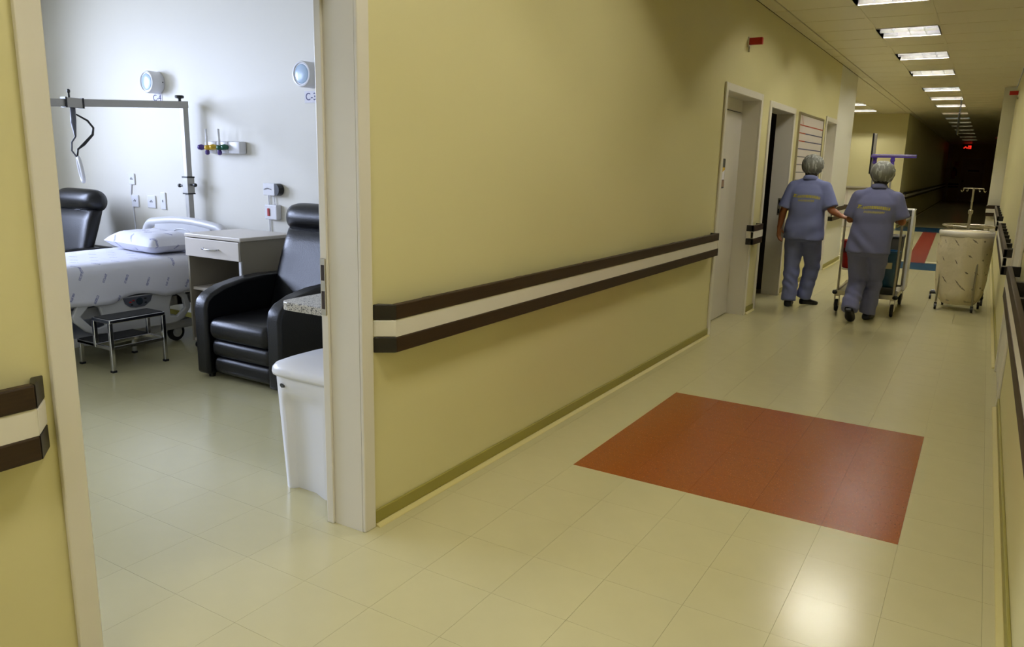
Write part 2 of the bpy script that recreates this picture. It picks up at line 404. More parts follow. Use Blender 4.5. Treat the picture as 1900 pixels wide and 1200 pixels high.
o = rest.build('ceiling_tile_field', 'ceil', CEIL); o['kind'] = 'stuff'
# ---- floors: slab + vinyl tiles
FLOOR = struct(G().box(-9.1, XR + 0.2, -6.1, 14.4, -0.1, -0.004).build('floor', 'joint', loc=(0, 0, 0)))
struct(G().box(-9.1, XR + 0.2, 14.4, 46.4, -0.1, 0.0).build('floor_far', 'tile', loc=(0, 14.4, -0.1)))
T = 0.297
xs = sorted([-1.565 - T * i for i in range(0, 26)] + [-1.565 + 0.289 * i for i in range(1, 7)] + [XR])
ys = [1.712 + T * i for i in range(-26, 43)]
RUG = (-1.565, -0.12, 1.712 + 5 * T, 1.712 + 10 * T)
def project(p):
    d = Vector(p) - Vector((0, 0, EYE)); z = d.dot(fw)
    return (950 + F_PX * d.dot(rt) / z, 600 - F_PX * d.dot(up) / z) if z > 0.05 else None
cand = []; others = G(); rug_tiles = []
for i in range(len(xs) - 1):
    for j in range(len(ys) - 1):
        x0, x1, y0, y1 = xs[i], xs[i + 1], ys[j], ys[j + 1]
        if x1 < XO: continue
        if x1 < XI - 0.31 and (y0 > YH or y1 < YN): continue
        cx, cy = (x0 + x1) / 2, (y0 + y1) / 2
        if RUG[0] < cx < RUG[1] and RUG[2] < cy < RUG[3]: rug_tiles.append((x0, x1, y0, y1)); continue
        pts = [project((a, b_, 0)) for a in (x0, x1) for b_ in (y0, y1)]
        vis = any(p and -10 < p[0] < 1910 and 0 < p[1] < 1210 for p in pts)
        if cx < XI and vis:   # bedroom tiles are seen only through the doorway
            t = (XL - cx) / (0 - cx); yy = cy * (1 - t)
            vis = 0.9 < yy < 2.2
        (cand.append((cx * cx + cy * cy, x0, x1, y0, y1)) if vis else others.box(x0 + 0.0004, x1 - 0.0004, y0 + 0.0004, y1 - 0.0004, -0.004, 0))
cand.sort()
meshes = {}
for n, (_, x0, x1, y0, y1) in enumerate(cand):
    if n >= 290: others.box(x0 + 0.0004, x1 - 0.0004, y0 + 0.0004, y1 - 0.0004, -0.004, 0); continue
    key = (round(x1 - x0, 3), n % 3)
    if key not in meshes:
        o = G().box(x0 + 0.0004, x1 - 0.0004, y0 + 0.0004, y1 - 0.0004, -0.004, 0.0).build('floor_tile', 'tile', loc=(x0, y0, 0)); meshes[key] = o
        o.parent = FLOOR
    else:
        o = meshes[key].copy(); COL.objects.link(o)
    o.location = Vector((x0, y0, 0))
o = others.build('floor_tile_field', 'tile', FLOOR); o['kind'] = 'stuff'
rug = thing('floor_inlay', 'orange speckled square of vinyl tiles laid in the corridor floor', 'floor panel', (RUG[0], RUG[2], 0))
for (x0, x1, y0, y1) in rug_tiles:
    G().box(x0 + 0.0003, x1 - 0.0003, y0 + 0.0003, y1 - 0.0003, -0.004, 0.0005).build('floor_tile', 'orange', rug)
tag(G().add([(-0.98, 14.06, 0.004), (-0.70, 14.06, 0.004), (-0.90, 21.5, 0.004), (-1.20, 21.5, 0.004), (-0.98, 14.06, 0), (-0.70, 14.06, 0), (-0.90, 21.5, 0), (-1.20, 21.5, 0)],
            [(0, 1, 2, 3), (7, 6, 5, 4), (0, 4, 5, 1), (1, 5, 6, 2), (2, 6, 7, 3), (3, 7, 4, 0)]).build('floor_stripe', 'red_floor'),
    'red stripe inlaid in the floor leading to the dark corridor', 'floor stripe')
tag(box('floor_stripe', 'blue_floor', None, -1.6, -0.30, 13.05, 14.05, 0, 0.003), 'blue stripe across the floor at the near end of the red stripe', 'floor stripe')
tag(box('floor_stripe', 'blue_floor', None, -1.9, -0.10, 21.52, 23.3, 0, 0.003), 'dark blue stripe across the floor at the mouth of the unlit corridor', 'floor stripe')
# baseboards with a pale cove strip
def base(name, x, s, y0, y1):
    o = struct(box(name, 'base_olive', None, x, x + s * 0.012, y0, y1, 0.012, 0.066, bev=0.003))
    G().prism([(x, 0.012), (x, 0.0), (x + s * 0.034, 0.0), (x + s * 0.032, 0.003), (x + s * 0.014, 0.012)], 'y', y0, y1).build('cove', 'cove', o)
for a, b_ in ((-6, 0.97), (2.16, 6.50), (7.73, 8.04), (9.22, 11.16), (12.02, YE)): base('baseboard_left', XL, 1, a, b_)
for a, b_ in ((-6, 5.55), (6.72, 16.0)): base('baseboard_right', XR, -1, a, b_)
base('baseboard_left', -1.90, 1, 22.6, 46.1)
struct(box('baseboard_head', 'base_olive', None, XO, XI, YH - 0.012, YH, 0.0, 0.066))

# ---- door frames in the corridor walls
def casing(root, y0, y1, h, x=XL, s=1, w=0.062, depth=TH):
    """White architrave round an opening y0..y1, with the jamb lining that covers the wall's thickness."""
    t = 0.016 * s
    G().box(x, x + t, y0 - w, y0, 0, h + w).build('casing', 'trim_white', root, bev=0.004)
    G().box(x, x + t, y1, y1 + w, 0, h + w).build('casing', 'trim_white', root, bev=0.004)
    G().box(x, x + t, y0, y1, h, h + w).build('casing', 'trim_white', root, bev=0.004)
    xb = x - s * depth
    j = G().box(xb, x, y0 - 0.004, y0, 0, h).box(xb, x, y1, y1 + 0.004, 0, h).box(xb, x, y0, y1, h, h + 0.004)
    j.build('jamb', 'trim_white', root)
d0 = struct_root('door_1', (XL, D0[0], 0)); casing(d0, *D0)
G().box(XI + 0.0, XI + 0.035, D0[1] - 0.012, D0[1], 0, D0[2]).build('door_stop', 'trim_white', d0, bev=0.003)
pl = G().rbox(XI + 0.002, XI + 0.030, D0[1] - 0.0165, D0[1] - 0.012, 0.86, 1.08, 0.002, 1).build('strike_plate', 'steel', d0)
G().box(XI + 0.008, XI + 0.024, D0[1] - 0.0172, D0[1] - 0.0160, 0.995, 1.055).build('latch_hole', 'wood', pl)
G().box(XI + 0.008, XI + 0.024, D0[1] - 0.0172, D0[1] - 0.0160, 0.885, 0.955).build('bolt_hole', 'wood', pl)
d1 = struct_root('door_2', (XL, D1[0], 0)); casing(d1, *D1)
G().box(-2.14, -2.10, D1[0], D1[1], 0.008, 1.965).build('door_leaf', 'door_white', d1, bev=0.003)
G().box(-2.13, -2.105, D1[0], D1[1], 1.975, D1[2]).build('transom_panel', 'trim_white', d1)
d2 = struct_root('door_3', (XL, D2[0], 0)); casing(d2, *D2)
sp = G().rbox(-2.02, -1.985, D2[1] - 0.004, D2[1] + 0.001, 0.93, 1.12, 0.002, 1).build('strike_plate', 'steel', d2)
G().box(-2.012, -1.995, D2[1] - 0.005, D2[1], 1.05, 1.10).build('latch_hole', 'rubber', sp)
G().box(-2.012, -1.995, D2[1] - 0.005, D2[1], 0.95, 1.00).build('bolt_hole', 'rubber', sp)
d3 = struct_root('door_4', (XL, D3[0], 0)); casing(d3, *D3)
G().box(-2.14, -2.10, D3[0], D3[1], 0.008, D3[2]).build('door_leaf', 'door_white', d3)
d4 = struct_root('door_5', (XR, 5.6, 0))
casing(d4, 5.62, 6.62, 2.08, XR, -1, depth=0.0)
G().box(XR - 0.004, XR + 0.02, 5.62, 6.62, 0.008, 2.08).build('door_leaf', 'door_white', d4)
struct(G().box(-3.6, -3.5, 7.9, 9.6, 0, ZC).box(-3.5, XI, 9.5, 9.6, 0, ZC).box(-3.5, XI, 7.9, 8.0, 0, ZC).box(-3.5, XI, 8.0, 9.5, 2.5, 2.6).build('wall_dark_room', 'dark_room'))  # dark colour stands for the shade behind the open doorway
cb = thing('low_cabinet', 'pale low cabinet just inside the dark open doorway', 'cabinet', (-2.75, 9.2, 0))
G().rbox(-3.1, -2.4, 9.05, 9.48, 0.08, 0.82, 0.01, 1).build('body', 'melamine_grey', cb)
G().box(-3.06, -2.44, 9.035, 9.05, 0.12, 0.78).build('door', 'melamine', cb)
G().box(-3.1, -2.4, 9.05, 9.48, 0.0, 0.08).build('plinth', 'black_plastic', cb)
dfar = struct_root('door_6', (-0.72, 46.3, 0))
G().box(-1.24, -1.18, 46.27, 46.3, 0, 2.2).box(-0.24, -0.18, 46.27, 46.3, 0, 2.2).box(-1.18, -0.24, 46.27, 46.3, 2.14, 2.2).build('casing', 'trim_white', dfar)
G().box(-1.18, -0.24, 46.26, 46.3, 0.01, 2.14).build('door_leaf', 'door_white', dfar)
G().lathe([(0.02, 0), (0.045, -0.03), (0.05, -0.06), (0.03, -0.09)], (-1.08, 46.26, 1.05), 12, 'y').build('door_knob', 'black_plastic', dfar)
G().rbox(-0.92, -0.42, 46.245, 46.26, 1.54, 1.60, 0.005, 1).build('sign_plate', 'line_blue', dfar)

# ---- handrails: two dark planks with a cream panel between them, on black brackets
def handrail(label, x, s, y0, y1, ret0=True, ret1=True, first=0.25, step=0.75):
    """Along y on the wall plane x; s points away from the wall. ret = 45 degree return to the wall at that end."""
    r = thing('handrail', label, 'handrail', (x, (y0 + y1) / 2, 0.72))
    xf = x + s * 0.072; xb = x + s * 0.046
    a0 = y0 + (0.055 if ret0 else 0); a1 = y1 - (0.055 if ret1 else 0)
    for nm, z0, z1 in (('upper_plank', 0.848, 0.908), ('lower_plank', 0.718, 0.780)):
        G().box(xb, xf, a0, a1, z0, z1).build(nm, 'wood', r, bev=0.005)
    G().box(xb, xf - s * 0.004, a0, a1, 0.780, 0.848).build('infill_panel', 'rail_white', r)
    for (ret, ya, yb, dirn) in ((ret0, a0, y0, 1), (ret1, a1, y1, -1)):
        for nm, z0, z1, m_ in (('end_cap', 0.848, 0.908, 'wood_black'), ('end_cap', 0.718, 0.780, 'wood_black'), ('end_panel', 0.782, 0.846, 'rail_white')):
            if ret: G().prism([(xf, ya), (x, yb), (x, yb + dirn * 0.03), (xb, ya)], 'z', z0, z1).build(nm, m_, r, bev=0.003)
            else: G().box(x, xf, ya, ya + dirn * 0.02, z0, z1).build(nm, m_, r, bev=0.003)
    y = a0 + first
    while y < a1 - 0.1:
        G().box(x, xb, y, y + 0.05, 0.735, 0.895).build('bracket', 'wood_black', r); y += step
    return r
handrail('dark wood handrail with cream band, left of the bedroom doorway', XL, 1, -4.0, 0.958)
handrail('long dark wood handrail with cream band between bedroom doorway and closed door', XL, 1, 2.172, 6.42, True, False)
handrail('short dark wood handrail between the closed door and the dark doorway', XL, 1, 7.56, 7.93, False, False, first=0.15)
handrail('dark wood handrail at the bright end of the left wall, behind the walkers', XL, 1, 12.05, YE - 0.01, False, False)
handrail('dark wood handrail along the right wall, nearest the camera', XR, -1, 0.9, 5.48, True, False, first=0.1, step=0.62)
handrail('dark wood handrail on the right wall beyond the side door', XR, -1, 6.70, 10.3, False, False, step=0.5)
handrail('dark wood handrail on the right wall behind the laundry hamper', XR, -1, 11.9, 15.9, False, False)
handrail('dark handrail along the left wall of the unlit corridor', -1.90, 1, 23.4, 45.9, False, False, step=3)
rp = thing('handrail', 'short dark handrail across the face of the bright right-hand pier', 'handrail', (0.15, 15.95, 0.72))
for nm, z0, z1, m_ in (('upper_plank', 0.848, 0.908, 'wood'), ('lower_plank', 0.718, 0.780, 'wood'), ('infill_panel', 0.780, 0.848, 'rail_white')):
    G().box(0.04, 0.24, 15.90, 15.98, z0, z1).build(nm, m_, rp, bev=0.004)
re_ = thing('handrail', 'dark handrail on the far end wall beside the extinguisher', 'handrail', (-1.5, 46.25, 0.72))
for nm, z0, z1, m_ in (('upper_plank', 0.84, 0.91, 'wood'), ('lower_plank', 0.71, 0.78, 'wood'), ('infill_panel', 0.78, 0.84, 'rail_white')):
    G().box(-1.72, -1.26, 46.2, 46.3, z0, z1).build(nm, m_, re_)

# ---- ceiling lights: recessed troughs with two tubes and louvre blades
def ceiling_light(label, x0, x1, y0, lit, group):
    y1 = y0 + 0.647; y0 += 0.008
    r = thing('ceiling_light', label, 'ceiling light', ((x0 + x1) / 2, (y0 + y1) / 2, ZC), group)
    h = 0.115; ym = (y0 + y1) / 2
    # two parabolic troughs, each hiding its tube from a low viewpoint
    for ya, yb in ((y0 + 0.006, ym), (ym, y1 - 0.006)):
        yc = (ya + yb) / 2; hw = (yb - ya) / 2; prof = [(-1, 0), (-0.9, 0.3), (-0.7, 0.62), (-0.4, 0.9), (0, 1), (0.4, 0.9), (0.7, 0.62), (0.9, 0.3), (1, 0)]
        g = G(); n = len(prof)
        g.v = [Vector((x, yc + hw * a, ZC + 0.002 + h * b_)) for x in (x0 + 0.012, x1 - 0.012) for a, b_ in prof]
        g.f = [(i, i + 1, n + i + 1, n + i) for i in range(n - 1)] + [tuple(range(n)), tuple(range(2 * n - 1, n - 1, -1))]
        g.build('reflector', 'lamp_metal', r, smooth=True)
        G().tube([(x0 + 0.02, yc, ZC + 0.085), (x1 - 0.02, yc, ZC + 0.085)], 0.014, 6).build('tube', 'tube' if lit else 'tube_added_glow' if y0 > 20 else 'tube_off', r)
    G().box(x0, x1, y0 - .006, y0 + .010, ZC - .004, ZC + .004).box(x0, x1, y1 - .010, y1 + .006, ZC - .004, ZC + .004).box(x0, x0 + .012, y0, y1, ZC - .004, ZC + .12).box(x1 - .012, x1, y0, y1, ZC - .004, ZC + .12).build('frame', 'trim_white', r)
    for q in range(1, 4):
        xx = x0 + (x1 - x0) * q / 4
        G().box(xx - 0.002, xx + 0.002, y0 + 0.02, y1 - 0.02, ZC + 0.0, ZC + 0.03).build('louvre_blade', 'lamp_metal', r)
    return r
vis = 0
for k in LIT:
    if k < 0: lab = 'lit louvred ceiling light of the near corridor, %s row above the picture' % ORD[-k // 3 - 2]
    else: lab = 'lit louvred ceiling light, %s in the corridor row counted from the top of the picture' % ORD[vis]; vis += 1
    ceiling_light(lab, XC[2], XC[3], ROW(k), True, 'louvred ceiling lights of the corridor')
for i, k in enumerate(OFF):
    lab = 'ceiling light with added faint glow, %s of the dark far corridor' % ORD[i - 1] if i else 'unlit ceiling light of the near corridor, just above the picture'
    ceiling_light(lab, XC[2], XC[3], ROW(k), False, 'far corridor lights with added glow' if i else None)
for i, k in enumerate((5, 8, 11)):
    ceiling_light('lit ceiling light of the side hall left of the corridor, %s from the front' % ORD[i], XL - 1.2, XL - 0.6, YE + 0.655 * k, True, 'side hall ceiling lights')
# ---- red nurse-call markers, hanging sign, exit sign, extinguisher
def red_marker(label, x, s, y, z):
    r = thing('call_light', label, 'call light', (x, y, z))
    G().rbox(x + s * 0.004 if s > 0 else x - 0.125, x + 0.125 if s > 0 else x - 0.004, y, y + 0.04, z, z + 0.058, 0.006, 2).build('lens', 'red_plastic', r)
    G().box(x, x + s * 0.012, y - 0.005, y + 0.045, z - 0.02, z + 0.065).build('back_plate', 'trim_white', r)
    G().tube([(x + s * 0.01, y + 0.02, z - 0.01), (x + s * 0.012, y + 0.02, z - 0.06)], 0.006, 8).build('cord_stub', 'steel', r)
red_marker('small red call light high on the yellow left wall', XL, 1, 7.07, 2.505)
red_marker('small red call light high on the right wall', XR, -1, 13.9, 2.60)
red_marker('small red call light deep in the dark corridor, on its right wall', 0.17, -1, 27.0, 2.45)
hs = thing('hanging_sign', 'thin dark sign board hanging edge-on from the ceiling', 'sign', (-0.64, 18.3, 2.2))
G().rbox(-0.655, -0.635, 17.95, 18.6, 2.20, 2.62, 0.004, 1).build('board', 'black_plastic', hs)
for yy in (18.05, 18.5): G().tube([(-0.645, yy, 2.62), (-0.645, yy, 2.9)], 0.006, 6).build('rod', 'black_plastic', hs)
ex = thing('exit_sign', 'small glowing red sign high at the end of the dark corridor', 'sign', (-1.07, 45.6, 2.60))
G().rbox(-1.28, -0.86, 45.6, 45.66, 2.62, 2.86, 0.01, 1).build('housing', 'black_plastic', ex)
gl = G()
for (a, b_, z0, z1) in ((-1.24, -1.18, 2.66, 2.72), (-1.19, -1.12, 2.70, 2.77), (-1.12, -1.06, 2.66, 2.73), (-1.05, -1.01, 2.65, 2.81), (-1.00, -0.93, 2.72, 2.81), (-1.00, -0.93, 2.65, 2.70), (-0.94, -0.90, 2.65, 2.81)):
    gl.box(a, b_, 45.585, 45.6, z0, z1)
gl.build('lit_glyphs', 'red_led', ex)
fe = thing('fire_extinguisher', 'red fire extinguisher on the far end wall left of the grey door', 'fire extinguisher', (-1.55, 46.2, 1.15))
G().lathe([(0.02, 1.15), (0.10, 1.16), (0.11, 1.20), (0.11, 1.50), (0.07, 1.58), (0.03, 1.61), (0.03, 1.66)], (-1.55, 46.17, 0), 16).build('cylinder', 'red_plastic', fe, smooth=True)
G().tube([(-1.55, 46.17, 1.66), (-1.50, 46.14, 1.70), (-1.42, 46.12, 1.55), (-1.42, 46.12, 1.30)], 0.02, 8).build('hose', 'black_plastic', fe)
G().box(-1.60, -1.48, 46.16, 46.18, 1.66, 1.72).build('lever', 'black_plastic', fe)
tag(G().rbox(-1.56, -1.36, 46.28, 46.30, 1.78, 2.02, 0.004, 1).build('extinguisher_sign', 'line_red'), 'small red sign above the far fire extinguisher', 'sign')
# ---- reception counter in the side hall
rc = thing('reception_counter', 'pale low counter in the side hall before the yellow wall', 'counter', (-3.6, 21.9, 0))
G().rbox(-5.2, -2.35, 21.75, 22.2, 0.0, 1.0, 0.01, 1).build('body', 'melamine', rc)
G().rbox(-5.25, -2.30, 21.68, 22.25, 1.0, 1.04, 0.012, 2).build('worktop', 'melamine_grey', rc)
for i in range(4): G().box(-5.15 + i * 0.7, -4.5 + i * 0.7, 21.742, 21.752, 0.1, 0.95).build('panel', 'trim_white', rc)
# ---- schedule board on the left wall
bd = thing('schedule_board', 'white board ruled with red and blue lines, on the left wall', 'notice board', (XL, 10.2, 1.1))
G().box(XL, XL + 0.012, 9.47, 10.93, 1.12, 2.07).build('panel', 'board', bd)
for (a, b_, z0, z1) in ((9.44, 10.96, 2.07, 2.095), (9.44, 10.96, 1.095, 1.12), (9.44, 9.47, 1.12, 2.07), (10.93, 10.96, 1.12, 2.07)):
    G().box(XL, XL + 0.02, a, b_, z0, z1).build('frame_bar', 'steel', bd)
for i, z in enumerate((1.955, 1.865, 1.775, 1.685, 1.595, 1.505, 1.415, 1.325, 1.235)):
    m_ = 'line_red' if i == 0 else 'line_blue' if i < 4 else 'line_grey'
    G().box(XL + 0.012, XL + 0.0135, 9.47, 10.93, z - 0.006, z + 0.006).build('ruled_line', m_, bd)
    if i in (1, 2): G().box(XL + 0.012, XL + 0.0137, 9.47, 9.85, z - 0.006, z + 0.006).build('ruled_line', 'line_red', bd)
G().add([(XL + .0136, 9.56, 2.065), (XL + .0136, 9.575, 2.065), (XL + .0136, 9.70, 1.955), (XL + .0136, 9.685, 1.955)], [(0, 1, 2, 3)]).build('slanted_line', 'line_red', bd)
# ---- notices on the closed door
nt_ = thing('door_notice', 'black framed notice with yellow band on the closed white door', 'notice', (-2.10, 7.06, 1.26))
G().rbox(-2.10, -2.088, 6.965, 7.195, 1.26, 1.53, 0.004, 1).build('frame', 'black_plastic', nt_)
G().box(-2.088, -2.086, 6.980, 7.180, 1.45, 1.515).build('header', 'grey_plastic', nt_)
G().prism([(6.980, 1.45), (7.180, 1.45), (7.180, 1.43), (7.06, 1.395), (6.980, 1.42)], 'x', -2.088, -2.0855).build('yellow_band', 'yellow_plastic', nt_)
G().box(-2.088, -2.086, 6.980, 7.180, 1.34, 1.43).build('upper_sheet', 'paper', nt_)
G().box(-2.088, -2.086, 6.980, 7.180, 1.275, 1.335).build('lower_picture', mat('faded_photo', (160, 130, 108), 0.6, var=(40, 0.2)), nt_)
pn = thing('door_notice', 'white paper notice above the framed one on the closed door', 'notice', (-2.10, 7.06, 1.55))
G().box(-2.10, -2.098, 6.97, 7.13, 1.60, 1.73).build('sheet', 'paper', pn)
G().box(-2.10, -2.097, 6.98, 7.10, 1.545, 1.595).build('lower_slip', 'bin_white', pn)
for i in range(4): G().box(-2.0981, -2.0975, 6.99, 7.10, 1.70 - i * 0.022, 1.707 - i * 0.022).build('printed_line', 'line_grey', pn)

# ------------------------------------------------------------------ bedroom
# ---- reclining armchair (faces -y), built once and copied
def recliner(label, cx, fy):
    r = thing('recliner_armchair', label, 'armchair', (cx, fy + 0.45, 0), 'black recliners against the head wall')
    for s in (-1, 1):
        prof = [(0.0, 0.025), (0.0, 0.47), (0.015, 0.525), (0.06, 0.565), (0.16, 0.605), (0.32, 0.635), (0.5, 0.645), (0.7, 0.64), (0.82, 0.61), (0.86, 0.56), (0.86, 0.025)]
        xa, xb = cx + s * 0.405, cx + s * 0.285
        G().prism([(fy + a, b_) for a, b_ in prof], 'x', min(xa, xb), max(xa, xb)).build('armrest', 'leather', r, smooth=True, bev=0.022, seg=4)
    def roll(nm, y0, y1, z0, z1, rr):
        return G().rbox(cx - 0.284, cx + 0.284, fy + y0, fy + y1, z0, z1, rr, 5).build(nm, 'leather', r, smooth='all')
    roll('seat_cushion', 0.0, 0.62, 0.265, 0.415, 0.06)
    roll('leg_rest_roll', 0.02, 0.2, 0.150, 0.272, 0.045)
    roll('leg_rest_roll', 0.03, 0.2, 0.030, 0.155, 0.045)
    box('base_frame', 'black_plastic', r, cx - 0.30, cx + 0.30, fy + 0.1, fy + 0.82, 0.02, 0.3)
    # backrest: rounded slab leaning back, hollowed in front
    rings = []
    for i in range(9):
        t = i / 8; yc = fy + 0.56 + 0.24 * t; zc = 0.34 + 0.64 * t; hw = 0.285 + 0.025 * math.sin(t * PI); th = 0.085
        ring = []
        for j in range(28):
            a = 2 * PI * j / 28; ca, sa = math.cos(a), math.sin(a)
            px = math.copysign(abs(ca) ** 0.35, ca) * hw; py = math.copysign(abs(sa) ** 0.6, sa) * th
            py += 0.02 * (px / hw) ** 2 * (-1) + (0.012 * math.sin(t * 5) if py < 0 else 0)
            ring.append(Vector((cx + px, yc + py * 0.94, zc + py * 0.35)))
        rings.append(ring)
    G().loft(rings).build('backrest', 'leather', r, smooth='all')
    rings = []
    for i in range(17):
        t = -1 + 2 * i / 16; k = (1 - abs(t) ** 6) ** 0.5 if abs(t) < 1 else 0.02
        k = max(k, 0.05)
        ring = [Vector((cx + t * 0.325, fy + 0.79 + 0.105 * k * math.cos(2 * PI * j / 20), 1.03 + 0.105 * (0.35 + 0.65 * k) * math.sin(2 * PI * j / 20) + 0.0)) for j in range(20)]
        rings.append(ring)
    G().loft(rings).build('headrest', 'leather', r, smooth='all')
    G().rbox(cx - 0.285, cx + 0.285, fy + 0.84, fy + 0.90, 0.05, 0.62, 0.02, 2).build('back_panel', 'leather', r)
    for sx in (-0.33, 0.33):
        for sy in (0.06, 0.8): G().lathe([(0.02, 0.0), (0.025, 0.03)], (cx + sx, fy + sy, 0), 10).build('foot', 'black_plastic', r)
    return r
ch = recliner('black leatherette recliner between bedside cabinet and door frame', -3.955, 3.135)
copy_tree(ch, (-6.965, 3.135 + 0.45, 0), 'black leatherette recliner behind the hospital bed, near the window wall')

# ---- hospital bed (head at the wall, lies along y)
BX0, BX1, BY0, BY1 = -6.18, -5.26, 2.02, 4.02
bed = thing('hospital_bed', 'adjustable hospital bed with white printed sheet and lowered side rail', 'bed', ((BX0 + BX1) / 2, (BY0 + BY1) / 2, 0))
G().rbox(BX0 + 0.02, BX1 - 0.02, BY0, BY1, 0.50, 0.665, 0.04, 3).build('mattress', 'bed_plastic', bed, smooth=True)
G().box(BX0 + 0.05, BX1 - 0.05, BY0, BY1, 0.42, 0.50).build('mattress_deck', 'bed_dark', bed)
G().box(BX0 + 0.12, BX0 + 0.18, BY0 + 0.1, BY1 - 0.05, 0.28, 0.36).box(BX1 - 0.18, BX1 - 0.12, BY0 + 0.1, BY1 - 0.05, 0.28, 0.36).box(BX0 + 0.12, BX1 - 0.12, BY0 + 0.2, BY0 + 0.3, 0.28, 0.36).box(BX0 + 0.12, BX1 - 0.12, BY1 - 0.3, BY1 - 0.2, 0.28, 0.36).build('upper_frame', 'bed_plastic', bed, bev=0.006)
for yy in (BY0 + 0.45, BY1 - 0.55):
    G().tube([(BX1 - 0.2, yy, 0.15), (BX1 - 0.2, yy + 0.25, 0.34)], 0.025, 8).tube([(BX0 + 0.2, yy, 0.15), (BX0 + 0.2, yy + 0.25, 0.34)], 0.025, 8).build('lift_arm', 'bed_plastic', bed)
G().rbox(BX0 + 0.1, BX1 - 0.06, BY0 + 0.15, BY1 - 0.2, 0.10, 0.17, 0.015, 2).build('base_chassis', 'bed_plastic', bed, smooth=True)
G().rbox(BX1 - 0.24, BX1 - 0.04, 2.45, 2.80, 0.20, 0.42, 0.02, 2).build('motor_housing', 'bed_dark', bed, smooth=True)
G().box(BX1 - 0.041, BX1 - 0.036, 2.52, 2.78, 0.37, 0.40).build('label_strip', 'plug_white', bed)
G().box(BX1 - 0.041, BX1 - 0.036, 2.74, 2.77, 0.25, 0.28).build('red_button', 'red_plastic', bed)
for (xx, yy) in ((BX1 - 0.11, BY0 + 0.28), (BX1 - 0.11, BY1 - 0.33), (BX0 + 0.15, BY0 + 0.28), (BX0 + 0.15, BY1 - 0.33)):
    w = G().lathe([(0.03, -0.022), (0.062, -0.022), (0.070, -0.012), (0.070, 0.012), (0.062, 0.022), (0.03, 0.022)], (xx, yy, 0.070), 20, 'x').build('wheel', 'rubber', bed, smooth=True)
    G().lathe([(0.015, -0.026), (0.04, -0.024), (0.04, 0.024), (0.015, 0.026)], (xx, yy, 0.07), 14, 'x').build('hub', 'bed_plastic', w)
    G().box(xx - 0.034, xx - 0.026, yy - 0.03, yy + 0.03, 0.06, 0.16).box(xx + 0.026, xx + 0.034, yy - 0.03, yy + 0.03, 0.06, 0.16).box(xx - 0.034, xx + 0.034, yy - 0.03, yy + 0.03, 0.14, 0.16).build('caster_fork', 'bed_plastic', bed)
# sheet draped over the mattress, hem hanging with soft folds
rows = []
NY = 56; prof = []
for i in range(9): prof.append((0, 0.0 + i / 8))       # near side (x = BX1), hem -> top
for i in range(1, 13): prof.append((1, i / 12))        # top
for i in range(1, 9): prof.append((2, i / 8))          # far side
g = G(); nx = len(prof)
for j in range(NY + 1):
    t = j / NY; y = BY0 - 0.01 + (BY1 - BY0 + 0.02) * t
    hem = 0.405 + 0.012 * math.sin(y * 5.1) + 0.018 * (mnoise.noise(Vector((y * 2.2, 0.3, 1))))
    if 3.10 < y < 3.52: hem += 0.050 * math.sin((y - 3.10) / 0.42 * PI)
    for (k, u) in prof:
        if k == 0:
            fold = 0.010 * (1 - u) * math.sin(y * 17 + 2 * mnoise.noise(Vector((y * 3, 0, 0)))) + 0.006 * mnoise.noise(Vector((y * 6, u * 3, 4)))
            z = hem + (0.672 - hem) * u; x = BX1 + 0.036 * (1 - u) ** 0.6 + 0.004 + 0.7 * fold - 0.02 * max(0, u - 0.9) / 0.1
        elif k == 1:
            x = BX1 - 0.016 + (BX0 - BX1 + 0.032) * u; z = 0.684 + 0.007 * mnoise.noise(Vector((x * 4, y * 4, 2))) - 0.01 * (abs(u - 0.5) * 2) ** 6
        else:
            z = 0.672 - 0.26 * u; x = BX0 - 0.008 - 0.036 * u - 0.008 * u * math.sin(y * 15)
        g.v.append(Vector((x, y, z)))
for j in range(NY):
    for i in range(nx - 1): g.f.append((j * nx + i, j * nx + i + 1, (j + 1) * nx + i + 1, (j + 1) * nx + i))
sh = g.build('bed_sheet', 'sheet', bed, smooth='all')
sd = sh.modifiers.new('thickness', 'SOLIDIFY'); sd.thickness = 0.003
